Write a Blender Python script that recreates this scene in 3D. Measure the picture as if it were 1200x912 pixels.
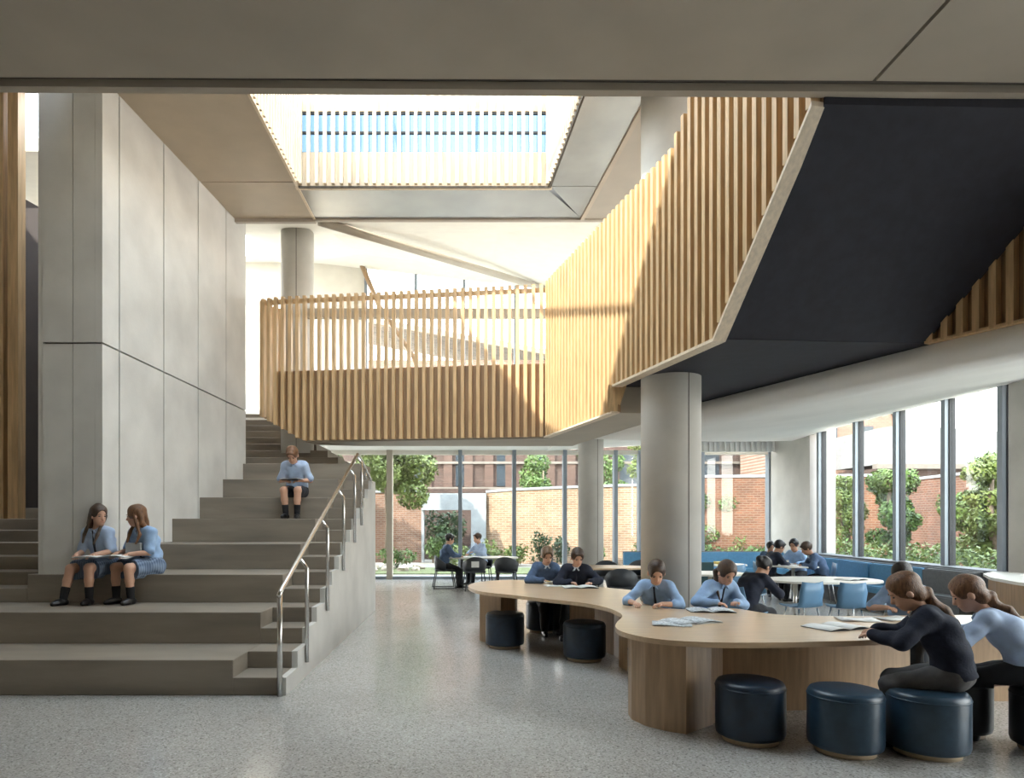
import bpy, bmesh, math, random
import numpy as np
from mathutils import Vector, Matrix
random.seed(7); np.random.seed(7)
for o in list(bpy.data.objects): bpy.data.objects.remove(o)
SC = bpy.context.scene
COL = SC.collection

# ------------------------------------------------------------------ camera, sky, sun, exposure
cd = bpy.data.cameras.new('camera'); cam = bpy.data.objects.new('camera', cd); COL.objects.link(cam)
cam.location = (0, 0, 1.7); cam.rotation_euler = (math.radians(90), 0, 0)
cd.sensor_width = 36; cd.lens = 24; cd.shift_x = 0.04; cd.shift_y = 0.12667; cd.clip_start = .05; cd.clip_end = 500
SC.camera = cam
w = bpy.data.worlds.new('sky'); SC.world = w; w.use_nodes = True
nt = w.node_tree; nt.nodes.clear()
wo = nt.nodes.new('ShaderNodeOutputWorld'); bg = nt.nodes.new('ShaderNodeBackground')
tc = nt.nodes.new('ShaderNodeTexCoord'); sx = nt.nodes.new('ShaderNodeSeparateXYZ'); cr = nt.nodes.new('ShaderNodeValToRGB')
cr.color_ramp.elements[0].position = .0; cr.color_ramp.elements[0].color = (1, .96, .90, 1)
cr.color_ramp.elements[1].position = .75; cr.color_ramp.elements[1].color = (.74, .86, 1, 1)
e = cr.color_ramp.elements.new(.25); e.color = (.97, .97, .97, 1)
nt.links.new(tc.outputs['Generated'], sx.inputs[0]); nt.links.new(sx.outputs['Z'], cr.inputs[0])
nt.links.new(cr.outputs[0], bg.inputs[0]); bg.inputs[1].default_value = 4.3
nt.links.new(bg.outputs[0], wo.inputs[0])
sd = bpy.data.lights.new('sun', 'SUN'); sd.energy = 5.0; sd.angle = math.radians(.6); sd.color = (1, .93, .82)
sun = bpy.data.objects.new('sun', sd); COL.objects.link(sun)
sun.rotation_euler = Vector((.76, .75, -1.0)).to_track_quat('-Z', 'Y').to_euler(); sun.location = (-20, -10, 30)
vs = SC.view_settings; vs.view_transform = 'Standard'; vs.look = 'None'; vs.gamma = 1; vs.use_curve_mapping = False
vs.exposure = 1.22

# ------------------------------------------------------------------ materials
M = {}
def nodes(name):
    m = bpy.data.materials.new(name); m.use_nodes = True; t = m.node_tree
    return m, t, t.nodes['Principled BSDF']
def mat(name, col, rough=.6, metal=0, var=.12, scale=4, stretch=(1, 1, 1), bump=.0, bscale=None, spec=.5, coat=0, detail=4):
    m, t, b = nodes(name); n = t.nodes; L = t.links
    g = n.new('ShaderNodeNewGeometry'); mp = n.new('ShaderNodeMapping'); mp.inputs['Scale'].default_value = stretch
    L.new(g.outputs['Position'], mp.inputs[0])
    ns = n.new('ShaderNodeTexNoise'); ns.inputs['Scale'].default_value = scale; ns.inputs['Detail'].default_value = detail
    L.new(mp.outputs[0], ns.inputs[0])
    r = n.new('ShaderNodeValToRGB'); r.color_ramp.elements[0].position = .3; r.color_ramp.elements[1].position = .7
    r.color_ramp.elements[0].color = [c * (1 - var) for c in col] + [1]; r.color_ramp.elements[1].color = [min(1, c * (1 + var)) for c in col] + [1]
    L.new(ns.outputs[0], r.inputs[0]); L.new(r.outputs[0], b.inputs['Base Color'])
    b.inputs['Roughness'].default_value = rough; b.inputs['Metallic'].default_value = metal
    b.inputs['Specular IOR Level'].default_value = spec
    if coat: b.inputs['Coat Weight'].default_value = coat; b.inputs['Coat Roughness'].default_value = .15
    if bump:
        bp = n.new('ShaderNodeBump'); bp.inputs['Strength'].default_value = bump; bp.inputs['Distance'].default_value = .01
        if bscale:
            n2 = n.new('ShaderNodeTexNoise'); n2.inputs['Scale'].default_value = bscale; n2.inputs['Detail'].default_value = 3; L.new(mp.outputs[0], n2.inputs[0]); L.new(n2.outputs[0], bp.inputs['Height'])
        else: L.new(ns.outputs[0], bp.inputs['Height'])
        L.new(bp.outputs[0], b.inputs['Normal'])
    M[name] = m; return m
mat('concrete', (.60, .59, .56), .7, var=.10, scale=1.6, bump=.12, bscale=30)
mat('concrete_column', (.56, .535, .49), .6, var=.08, scale=2.0, bump=.06, bscale=20)
mat('stair_stone', (.235, .200, .160), .55, var=.22, scale=2.2, stretch=(.35, 1, 2.2), bump=.08, bscale=40)
mat('soffit', (.44, .385, .31), .65, var=.08, scale=1.2, bump=.05, bscale=14)
mat('soffit_warm', (.50, .415, .31), .55, var=.08, scale=1.5)
mat('soffit_metal', (.32, .31, .285), .30, metal=.75, var=.14, scale=1.1, bump=.10)
mat('joint_dark', (.10, .085, .07), .8)
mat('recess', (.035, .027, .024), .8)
mat('plaster', (.82, .78, .69), .8, var=.03)
mat('ceiling_white', (.88, .86, .82), .65, var=.04, scale=.8)
mat('navy', (.016, .017, .028), .7, var=.2, scale=9, bump=.08, bscale=120)
mat('timber', (.60, .405, .215), .5, var=.20, scale=6, stretch=(5, 5, .35), bump=.05)
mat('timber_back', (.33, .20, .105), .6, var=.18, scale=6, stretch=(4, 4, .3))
mat('timber_pale', (.74, .62, .47), .5, var=.12, scale=6, stretch=(5, 5, .4))
mat('oak', (.40, .265, .155), .38, var=.16, scale=7, stretch=(4, 4, .35))
mat('oak_top', (.60, .43, .27), .28, var=.10, scale=5, stretch=(.5, 5, 5), coat=.25)
mat('steel', (.62, .61, .59), .25, metal=1, var=.05)
mat('mullion', (.27, .31, .35), .4, metal=.3, var=.05)
mat('frame_dark', (.03, .032, .036), .5)
mat('stool', (.012, .026, .048), .38, var=.25, scale=12, bump=.05, bscale=160)
mat('stool_blue', (.024, .052, .085), .34, var=.2, scale=12, bump=.05, bscale=160)
mat('stool_black', (.008, .010, .015), .45, var=.2, scale=12)
mat('plinth', (.60, .47, .32), .5)
mat('booth_blue', (.10, .27, .44), .7, var=.08, scale=20, bump=.1, bscale=150)
mat('booth_grey', (.13, .14, .15), .7, var=.1, scale=20)
mat('booth_green', (.025, .07, .075), .7)
mat('chair_dark', (.035, .04, .048), .55, var=.15)
mat('chair_blue', (.12, .25, .40), .45, var=.05)
mat('table_white', (.80, .78, .72), .3, var=.03)
mat('paper', (.80, .80, .78), .8, var=.05, scale=30)
mat('paper_print', (.55, .58, .60), .8, var=.45, scale=45)
mat('book_dark', (.03, .035, .045), .6)
mat('folder_yellow', (.62, .48, .12), .6)
mat('laptop', (.35, .37, .38), .4, metal=.4)
mat('shirt_blue', (.30, .44, .66), .85, var=.12, scale=14, bump=.35, bscale=11)
mat('shirt_pale', (.40, .50, .68), .85, var=.10, scale=14, bump=.35, bscale=11)
mat('sweater_navy', (.012, .016, .032), .9, var=.2, scale=30, bump=.25, bscale=60)
mat('sweater_blue', (.075, .12, .21), .9, var=.2, scale=25, bump=.25, bscale=50)
mat('collar', (.62, .68, .78), .85)
mat('tie', (.012, .016, .035), .7)
mat('trouser_grey', (.10, .095, .095), .85, var=.15, scale=20, bump=.3, bscale=12)
mat('trouser_dark', (.010, .011, .014), .85, var=.15, scale=20)
mat('shorts', (.025, .028, .04), .85)
mat('sock', (.008, .008, .010), .9)
mat('shoe', (.006, .006, .007), .28)
mat('skin', (.62, .36, .25), .5, var=.06, scale=9)
mat('skin_tan', (.45, .24, .15), .5, var=.06, scale=9)
mat('lips', (.45, .16, .13), .5)
mat('eye', (.02, .015, .012), .3)
for nm, c in (('hair_brown', (.055, .028, .015)), ('hair_dark', (.018, .011, .008)), ('hair_auburn', (.16, .072, .03)), ('hair_black', (.008, .007, .008)), ('hair_fair', (.13, .075, .035))):
    mat(nm, c, .42, var=.45, scale=22, stretch=(3, 3, .6), bump=.5, bscale=60)
mat('leaf', (.075, .13, .025), .6, var=.55, scale=2.5)
mat('leaf_light', (.13, .17, .04), .6, var=.45, scale=2.5)
mat('leaf_dark', (.03, .06, .018), .6, var=.5, scale=2.5)
mat('bark', (.16, .12, .085), .9, var=.3, scale=8)
mat('grass', (.13, .15, .06), .9, var=.3, scale=12)
mat('paving', (.30, .28, .245), .8, var=.12, scale=3)
mat('rock', (.42, .36, .29), .9, var=.3, scale=5, bump=.4)
mat('roof_white', (.20, .20, .20), .7)
mat('stone_band', (.15, .13, .11), .85)
mat('house_brick', (.30, .22, .17), .9, var=.2, scale=3, stretch=(.6, .6, 4))
mat('roof_tile', (.24, .19, .14), .8, var=.35, scale=2)
mat('render_grey', (.30, .32, .34), .8)
mat('timber_clad', (.075, .042, .03), .7, var=.3, scale=3, stretch=(.4, .4, 6))
mat('dark_glass', (.03, .04, .05), .1)
def plaid():
    m, t, b = nodes('skirt_plaid'); n = t.nodes; L = t.links
    tc = n.new('ShaderNodeTexCoord'); wv = n.new('ShaderNodeTexWave'); wv.inputs['Scale'].default_value = 9; wv.bands_direction = 'X'
    w2 = n.new('ShaderNodeTexWave'); w2.inputs['Scale'].default_value = 9; w2.bands_direction = 'Y'
    L.new(tc.outputs['Object'], wv.inputs[0]); L.new(tc.outputs['Object'], w2.inputs[0])
    ad = n.new('ShaderNodeMath'); ad.operation = 'ADD'; L.new(wv.outputs['Fac'], ad.inputs[0]); L.new(w2.outputs['Fac'], ad.inputs[1])
    r = n.new('ShaderNodeValToRGB'); r.color_ramp.elements[0].color = (.055, .085, .15, 1); r.color_ramp.elements[1].color = (.22, .29, .40, 1)
    md = n.new('ShaderNodeMath'); md.operation = 'MULTIPLY'; md.inputs[1].default_value = .5
    L.new(ad.outputs[0], md.inputs[0]); L.new(md.outputs[0], r.inputs[0]); L.new(r.outputs[0], b.inputs['Base Color']); b.inputs['Roughness'].default_value = .9
    M['skirt_plaid'] = m
plaid()
def terrazzo():
    m, t, b = nodes('terrazzo'); n = t.nodes; L = t.links
    g = n.new('ShaderNodeNewGeometry')
    v = n.new('ShaderNodeTexVoronoi'); v.inputs['Scale'].default_value = 85; L.new(g.outputs['Position'], v.inputs[0])
    hs = n.new('ShaderNodeSeparateColor'); L.new(v.outputs['Color'], hs.inputs[0])
    r = n.new('ShaderNodeValToRGB'); r.color_ramp.interpolation = 'CONSTANT'
    els = r.color_ramp.elements; els[0].color = (.43, .405, .375, 1); els[1].position = .22; els[1].color = (.52, .495, .46, 1)
    for p, c in ((.6, (.57, .545, .51, 1)), (.84, (.30, .28, .26, 1)), (.93, (.68, .655, .62, 1))):
        q = els.new(p); q.color = c
    L.new(hs.outputs[0], r.inputs[0])
    ns = n.new('ShaderNodeTexNoise'); ns.inputs['Scale'].default_value = .7; L.new(g.outputs['Position'], ns.inputs[0])
    mx = n.new('ShaderNodeMix'); mx.data_type = 'RGBA'; mx.blend_type = 'MULTIPLY'; mx.inputs[0].default_value = .35
    L.new(r.outputs[0], mx.inputs[6]); L.new(ns.outputs[0], mx.inputs[7]); L.new(mx.outputs[2], b.inputs['Base Color'])
    b.inputs['Roughness'].default_value = .17; b.inputs['Specular IOR Level'].default_value = .7
    M['terrazzo'] = m
terrazzo()
def brick(name, c1, c2, mortar, axis):
    m, t, b = nodes(name); n = t.nodes; L = t.links
    g = n.new('ShaderNodeNewGeometry'); s = n.new('ShaderNodeSeparateXYZ'); L.new(g.outputs['Position'], s.inputs[0])
    c = n.new('ShaderNodeCombineXYZ'); L.new(s.outputs[axis], c.inputs[0]); L.new(s.outputs[2], c.inputs[1])
    k = n.new('ShaderNodeTexBrick'); k.inputs['Scale'].default_value = 1; k.inputs['Brick Width'].default_value = .25; k.inputs['Row Height'].default_value = .085
    k.inputs['Mortar Size'].default_value = .011; k.inputs['Color1'].default_value = c1 + (1,); k.inputs['Color2'].default_value = c2 + (1,); k.inputs['Mortar'].default_value = mortar + (1,)
    L.new(c.outputs[0], k.inputs[0])
    ns = n.new('ShaderNodeTexNoise'); ns.inputs['Scale'].default_value = 1.2; ns.inputs['Detail'].default_value = 5; L.new(g.outputs['Position'], ns.inputs[0])
    mx = n.new('ShaderNodeMix'); mx.data_type = 'RGBA'; mx.blend_type = 'OVERLAY'; mx.inputs[0].default_value = .5
    L.new(k.outputs['Color'], mx.inputs[6]); L.new(ns.outputs[0], mx.inputs[7]); L.new(mx.outputs[2], b.inputs['Base Color'])
    bp = n.new('ShaderNodeBump'); bp.inputs['Strength'].default_value = .5; bp.inputs['Distance'].default_value = .02; bp.invert = True
    L.new(k.outputs['Fac'], bp.inputs['Height']); L.new(bp.outputs[0], b.inputs['Normal']); b.inputs['Roughness'].default_value = .9
    M[name] = m
brick('brick_pale', (.32, .205, .125), (.22, .13, .078), (.36, .29, .22), 0)
brick('brick_pink', (.22, .115, .075), (.16, .08, .052), (.25, .195, .155), 0)
brick('brick_red_back', (.17, .066, .032), (.115, .044, .022), (.19, .135, .095), 0)
brick('brick_red_side', (.155, .06, .032), (.10, .04, .022), (.17, .125, .095), 1)
brick('brick_house', (.34, .23, .17), (.28, .18, .13), (.38, .32, .27), 1)
brick('brick_dark', (.075, .04, .032), (.05, .03, .025), (.10, .075, .06), 0)
def glass():
    m = bpy.data.materials.new('glass'); m.use_nodes = True; t = m.node_tree; t.nodes.clear(); n = t.nodes; L = t.links
    o = n.new('ShaderNodeOutputMaterial'); tr = n.new('ShaderNodeBsdfTransparent'); gl = n.new('ShaderNodeBsdfGlossy'); mx = n.new('ShaderNodeMixShader')
    tr.inputs[0].default_value = (.95, .97, .96, 1); gl.inputs['Roughness'].default_value = .02
    mx.inputs[0].default_value = .05
    L.new(tr.outputs[0], mx.inputs[1]); L.new(gl.outputs[0], mx.inputs[2]); L.new(mx.outputs[0], o.inputs[0])
    M['glass'] = m
glass()

def tint():
    m = bpy.data.materials.new('glass_tint'); m.use_nodes = True; t = m.node_tree; t.nodes.clear(); n = t.nodes; L = t.links
    o = n.new('ShaderNodeOutputMaterial'); tr = n.new('ShaderNodeBsdfTransparent'); gl = n.new('ShaderNodeBsdfGlossy'); mx = n.new('ShaderNodeMixShader')
    tr.inputs[0].default_value = (.24, .31, .37, 1); gl.inputs['Roughness'].default_value = .05; mx.inputs[0].default_value = .06
    L.new(tr.outputs[0], mx.inputs[1]); L.new(gl.outputs[0], mx.inputs[2]); L.new(mx.outputs[0], o.inputs[0]); M['glass_tint'] = m
tint()

# ------------------------------------------------------------------ helpers
def tag(o, label=None, cat=None, group=None, kind=None):
    if label: o['label'] = label
    if cat: o['category'] = cat
    if group: o['group'] = group
    if kind: o['kind'] = kind
    return o
def thing(name, loc, label, cat=None, rz=0, group=None, kind=None):
    o = bpy.data.objects.new(name, None); o.empty_display_size = .1; COL.objects.link(o); o.location = loc; o.rotation_euler = (0, 0, rz)
    return tag(o, label, cat, group, kind)
def link(name, me, parent=None, loc=None, rot=None, scale=None):
    o = bpy.data.objects.new(name, me); COL.objects.link(o)
    if parent is not None: o.parent = parent
    if loc is not None: o.location = loc
    if rot is not None: o.rotation_euler = rot
    if scale is not None: o.scale = scale
    return o
def mesh(name, verts, faces, m, parent=None, smooth=False, **k):
    me = bpy.data.meshes.new(name); me.from_pydata([tuple(v) for v in verts], [], [tuple(f) for f in faces]); me.update()
    for mm in (m if isinstance(m, (list, tuple)) else [m]): me.materials.append(M[mm])
    if smooth: me.polygons.foreach_set('use_smooth', [True] * len(me.polygons))
    return link(name, me, parent, **k)
def from_bm(name, bm, m, parent=None, smooth=False, **k):
    bmesh.ops.recalc_face_normals(bm, faces=bm.faces)
    me = bpy.data.meshes.new(name); bm.to_mesh(me); bm.free()
    for mm in (m if isinstance(m, (list, tuple)) else [m]): me.materials.append(M[mm])
    if smooth: me.polygons.foreach_set('use_smooth', [True] * len(me.polygons))
    return link(name, me, parent, **k)
BF = [(0, 3, 2, 1), (4, 5, 6, 7), (0, 1, 5, 4), (1, 2, 6, 5), (2, 3, 7, 6), (3, 0, 4, 7)]
def boxv(x0, x1, y0, y1, z0, z1):
    return [(x0, y0, z0), (x1, y0, z0), (x1, y1, z0), (x0, y1, z0), (x0, y0, z1), (x1, y0, z1), (x1, y1, z1), (x0, y1, z1)]
def box(name, x0, x1, y0, y1, z0, z1, m, parent=None, bevel=0):
    ox, oy, oz = (parent.location if parent is not None else (0, 0, 0))
    v = boxv(x0 - ox, x1 - ox, y0 - oy, y1 - oy, z0 - oz, z1 - oz)
    if bevel:
        bm = bmesh.new(); vs_ = [bm.verts.new(p) for p in v]
        for f in BF: bm.faces.new([vs_[i] for i in f])
        bmesh.ops.bevel(bm, geom=bm.edges[:], offset=bevel, segments=1, affect='EDGES')
        return from_bm(name, bm, m, parent)
    return mesh(name, v, BF, m, parent)
def lbox(name, x0, x1, y0, y1, z0, z1, m, parent=None, bevel=0):      # box in the parent's own frame
    v = boxv(x0, x1, y0, y1, z0, z1)
    bm = bmesh.new(); vs_ = [bm.verts.new(p) for p in v]
    for f in BF: bm.faces.new([vs_[i] for i in f])
    if bevel: bmesh.ops.bevel(bm, geom=bm.edges[:], offset=bevel, segments=2, affect='EDGES')
    return from_bm(name, bm, m, parent)
def prism(name, pts, z0, z1, m, parent=None, bevel=0, smooth=False):  # plan polygon; z1 may be list
    ox, oy, oz = (parent.location if parent is not None else (0, 0, 0))
    n = len(pts); za = z0 if isinstance(z0, (list, tuple)) else [z0] * n; zb = z1 if isinstance(z1, (list, tuple)) else [z1] * n
    bm = bmesh.new()
    a = [bm.verts.new((p[0] - ox, p[1] - oy, za[i] - oz)) for i, p in enumerate(pts)]; b = [bm.verts.new((p[0] - ox, p[1] - oy, zb[i] - oz)) for i, p in enumerate(pts)]
    bm.faces.new(a[::-1]); top = bm.faces.new(b)
    for i in range(n): bm.faces.new((a[i], a[(i + 1) % n], b[(i + 1) % n], b[i]))
    if bevel:
        bmesh.ops.bevel(bm, geom=list(top.edges), offset=bevel, segments=2, affect='EDGES')
    return from_bm(name, bm, m, parent, smooth)
def sideprism(name, pts, x0, x1, m, parent=None):                      # polygon in (y,z), extruded in x
    ox, oy, oz = (parent.location if parent is not None else (0, 0, 0))
    bm = bmesh.new()
    a = [bm.verts.new((x0 - ox, p[0] - oy, p[1] - oz)) for p in pts]; b = [bm.verts.new((x1 - ox, p[0] - oy, p[1] - oz)) for p in pts]
    bm.faces.new(a); bm.faces.new(b[::-1]); n = len(pts)
    for i in range(n): bm.faces.new((a[i], a[(i + 1) % n], b[(i + 1) % n], b[i]))
    return from_bm(name, bm, m, parent)
def tubev(path, rad, seg=8, cap=True):
    path = [Vector(p) for p in path]; n = len(path); rs = rad if isinstance(rad, (list, tuple)) else [rad] * n
    V = []; F = []; up = None
    for i, p in enumerate(path):
        t = (path[min(i + 1, n - 1)] - path[max(i - 1, 0)]).normalized()
        if up is None: up = t.orthogonal().normalized()
        up = (up - t * up.dot(t));  up = up.normalized() if up.length > 1e-6 else t.orthogonal().normalized()
        bi = t.cross(up)
        for k in range(seg):
            a = 2 * math.pi * k / seg; V.append(p + (up * math.cos(a) + bi * math.sin(a)) * rs[i])
    for i in range(n - 1):
        for k in range(seg):
            k2 = (k + 1) % seg; F.append((i * seg + k, i * seg + k2, (i + 1) * seg + k2, (i + 1) * seg + k))
    if cap: F.append(tuple(range(seg))[::-1]); F.append(tuple((n - 1) * seg + k for k in range(seg)))
    return V, F
def tube(name, path, rad, m, parent=None, seg=8):
    off = Vector(parent.location) if parent is not None and parent.parent is None and parent.rotation_euler.z == 0 else Vector((0, 0, 0))
    V, F = tubev([Vector(p) - off for p in path], rad, seg); return mesh(name, V, F, m, parent, True)
def ltube(name, path, rad, m, parent=None, seg=8):
    V, F = tubev(path, rad, seg); return mesh(name, V, F, m, parent, True)
def lathe(name, prof, m, parent=None, seg=32, loc=None, smooth=True):
    V = []; F = []; n = len(prof)
    for r, z in prof:
        for k in range(seg): a = 2 * math.pi * k / seg; V.append((r * math.cos(a), r * math.sin(a), z))
    for i in range(n - 1):
        for k in range(seg): k2 = (k + 1) % seg; F.append((i * seg + k, i * seg + k2, (i + 1) * seg + k2, (i + 1) * seg + k))
    F.append(tuple(range(seg))[::-1]); F.append(tuple((n - 1) * seg + k for k in range(seg)))
    o = mesh(name, V, F, m, parent, smooth, loc=loc)
    return o
def smooth_closed(pts, sub=6):       # closed Catmull-Rom through plan points
    n = len(pts); out = []
    for i in range(n):
        p0, p1, p2, p3 = [np.array(pts[(i + j) % n], float) for j in (-1, 0, 1, 2)]
        for s in range(sub):
            t = s / sub; out.append(tuple(.5 * ((2 * p1) + (-p0 + p2) * t + (2 * p0 - 5 * p1 + 4 * p2 - p3) * t * t + (-p0 + 3 * p1 - 3 * p2 + p3) * t ** 3)))
    return out
UNIT = None
def slat_mesh(m):
    key = 'slat_' + m
    if key in bpy.data.meshes: return bpy.data.meshes[key]
    me = bpy.data.meshes.new(key); me.from_pydata(boxv(-.5, .5, -.5, .5, 0, 1), [], BF); me.materials.append(M[m]); return me
def slat(parent, x, y, z0, z1, ang, wd, dp, m, name='slat'):
    ox, oy, oz = parent.location
    return link(name, slat_mesh(m), parent, (x - ox, y - oy, z0 - oz), (0, 0, ang), (wd, dp, z1 - z0))

# ================================================================== THE SETTING
def struct(o, label): return tag(o, label, None, None, 'structure')
struct(box('floor', -10, 8.6, -7, 19.35, -.12, 0, 'terrazzo'), 'polished grey speckled terrazzo floor')
# near soffit of the upper floor: two panels with an open joint, then the lip
ZS = 5.05
c = thing('ceiling', (0, 0, ZS), 'grey-brown panelled soffit with a stepped lip over the floor', kind='structure')
def ey(x): return 5.30 + .020 * max(0, x + 1)        # far edge runs slightly askew
for a, b in ((-10, 3.07), (3.10, 8.6)):
    prism('soffit_panel', [(a, -7), (b, -7), (b, ey(b) - .16), (a, ey(a) - .16)], ZS, ZS + .12, 'soffit', c)
prism('shadow_gap', [(-10, ey(-10) - .16), (8.6, ey(8.6) - .16), (8.6, ey(8.6) - .07), (-10, ey(-10) - .07)], ZS + .06, ZS + .12, 'joint_dark', c)
prism('edge_lip', [(-10, ey(-10) - .08), (8.6, ey(8.6) - .08), (8.6, ey(8.6)), (-10, ey(-10))], ZS, ZS + .14, 'soffit', c)
prism('slab', [(-10, -7), (8.6, -7), (8.6, 5.2), (-10, 5.2)], ZS + .13, ZS + .5, 'soffit', c)
# unseen wall added above the soffit to keep the sun out
struct(box('wall_sun_block', -10, 2.2, 4.9, 5.05, ZS + .5, 7.8, 'plaster'), 'unseen plain wall added above the near soffit to block the sun')
struct(box('roof', -10, 8.6, -7, 5.0, 7.3, 7.5, 'roof_white'), 'flat roof over the near half of the hall')
struct(box('roof', -10, -4.7, 5.0, 9.47, 7.6, 7.75, 'roof_white'), 'unseen flat roof added over the left steps to block the sun')  # out of view, added to keep sun off the concrete wall and stair
struct(box('roof', 2.2, 8.6, 5.0, 12.4, 7.3, 7.5, 'roof_white'), 'flat roof over the upper stair')

# upper ceiling with its skylight opening, Z = 7.1
ZC = 7.1
c = thing('ceiling', (0, 0, ZC), 'warm grey upper ceiling strip beside the skylight', kind='structure')
for a, b in ((5.0, 10.93), (10.96, 12.28)):
    prism('soffit_panel', [(-4.75, a), (-2.84, a), (-2.84, b), (-4.75 + (b - 8.35) * .065 * (b > 11), b)], ZC, ZC + .2, 'soffit_warm', c)
box('edge_trim', -4.9, -2.8, 12.28, 12.36, ZC - .06, ZC + .24, 'soffit', c)
box('edge_trim', -2.84, -2.80, 5.0, 12.3, ZC - .02, ZC + .2, 'timber_pale', c)
c = thing('ceiling', (0, 0, ZC), 'brushed metal ceiling band around the skylight', kind='structure')
def sxr(y): return 1.43 - .063 * (y - 8.5)             # skylight right edge
def mxr(y): return 2.24 - .0755 * (y - 8.9)            # metal band right edge
prism('soffit_panel', [(-2.80, 11.21), (sxr(11.07), 11.21), (mxr(12.25), 12.28), (-2.80, 12.28)], ZC, ZC + .2, 'soffit_metal', c)
prism('soffit_panel', [(sxr(5) + .03, 5.0), (mxr(5) - .02, 5.0), (mxr(11.08) - .02, 11.08), (sxr(11.08) + .03, 11.08)], ZC, ZC + .2, 'soffit_metal', c)
prism('soffit_panel', [(sxr(11.08) + .03, 11.095), (mxr(11.1) - .02, 11.095), (mxr(12.25) - .015, 12.27)], ZC, ZC + .2, 'soffit_metal', c)
prism('edge_trim', [(sxr(5), 5.0), (sxr(5) + .03, 5.0), (sxr(11.08) + .03, 11.08), (sxr(11.08), 11.08)], ZC - .03, ZC + .2, 'joint_dark', c)
prism('edge_trim', [(-2.80, 11.06), (sxr(11.05), 11.06), (sxr(11.05), 11.095), (-2.80, 11.095)], ZC - .03, ZC - .005, 'joint_dark', c)
prism('edge_trim', [(mxr(5) - .02, 5.0), (mxr(5) + .05, 5.0), (mxr(12.28) + .05, 12.28), (mxr(12.28) - .02, 12.28)], ZC - .03, ZC + .2, 'soffit_warm', c)
prism('soffit_panel', [(mxr(5) + .05, 5.0), (8.6, 5.0), (8.6, 12.3), (mxr(12.3) + .05, 12.3)], ZC, ZC + .2, 'soffit', c)
box('soffit_panel', -2.84, 1.75, 4.9, 5.36, ZC, ZC + .2, 'soffit_metal', c)  # hidden strip, added to stop sun leaking in at the well's near edge
box('edge_trim', -2.8, 8.6, 12.28, 12.36, ZC - .03, ZC + .24, 'soffit', c)

# skylight well lined with pale timber slats
s = thing('skylight', (-.7, 9.0, ZC), 'pale slatted timber skylight well with a band of blue window', 'skylight')
ZT = 8.78
box('lining', -2.95, -2.86, 5.3, 11.2, ZC + .21, ZT, 'timber_pale', s)
prism('lining', [(sxr(5.3) + .06, 5.3), (sxr(5.3) + .15, 5.3), (sxr(11.2) + .15, 11.2), (sxr(11.2) + .06, 11.2)], ZC + .2, ZT, 'timber_pale', s)
box('lining', -2.95, 1.7, 5.2, 5.3, ZC + .2, ZT, 'timber_pale', s)
box('lining', -2.86, 1.32, 11.10, 11.20, ZC - .01, 7.66, 'timber_pale', s)
box('lining', -2.86, 1.32, 11.12, 11.20, 8.34, 8.62, 'timber_pale', s)
for z in (7.66, 8.0, 8.32): box('glazing_bar', -2.86, 1.32, 11.13, 11.17, z - .018, z + .018, 'frame_dark', s)
box('pane', -2.86, 1.32, 11.15, 11.156, 7.66, 8.34, 'glass_tint', s)
n = 31
for i in range(n): slat(s, -2.76 + (4.0) * i / (n - 1), 11.03, ZC + .01, ZT - .05, 0, .05, .07, 'timber_pale')
for i in range(41):
    y = 5.5 + 5.45 * i / 40
    slat(s, -2.80, y, ZC + .01, ZT - .05, 0, .07, .05, 'timber_pale'); slat(s, sxr(y) + .0, y, ZC + .01, ZT - .05, 0, .07, .05, 'timber_pale')
for i in range(29): slat(s, -2.7 + 3.95 * i / 28, 5.36, ZC + .01, ZT - .05, 0, .05, .07, 'timber_pale')
box('rooflight_pane', -2.95, 1.7, 5.2, 11.2, ZT, ZT + .03, 'glass', s)
for x in (-1.4, .1): box('glazing_bar', x - .03, x + .03, 5.2, 11.2, ZT + .03, ZT + .1, 'frame_dark', s)

# concrete wall beside the stair, jointed precast panels
WX = lambda y: -4.51 + .0652 * (y - 8.35)
s = thing('wall_concrete', (-4.9, 10.5, 0), 'tall pale concrete wall of jointed panels beside the wide stair', kind='structure')
joints = [8.35, 8.71, 9.81, 10.87, 11.92, 12.8]; G = .012
prism('core', [(-5.24, 8.40), (WX(8.4) - .05, 8.40), (WX(12.8) - .05, 12.78), (-5.24, 12.78)], .68, 7.6, 'joint_dark', s)
zj = lambda y: 3.85 - .029 * (y - 8.35)
for i in range(5):
    a, b = joints[i] + (G if i else 0), joints[i + 1] - G
    pl = [(WX(a) - .09, a), (WX(a), a), (WX(b), b), (WX(b) - .09, b)]
    prism('panel', pl, 1.02 if i < 2 else 1.3, [zj(a) - .012, zj(a) - .012, zj(b) - .012, zj(b) - .012], 'concrete', s)
    prism('panel', pl, [zj(a) + .012, zj(a) + .012, zj(b) + .012, zj(b) + .012], 7.6, 'concrete', s)
for a, b in ((-5.24, -4.875), (-4.867, WX(8.35) - .092)):
    box('panel', a, b, 8.35, 8.45, 1.02, 3.838, 'concrete', s); box('panel', a, b, 8.35, 8.45, 3.862, 7.6, 'concrete', s)
box('panel', -5.30, -5.24, 8.36, 12.8, .68, 7.6, 'concrete', s)

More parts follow.
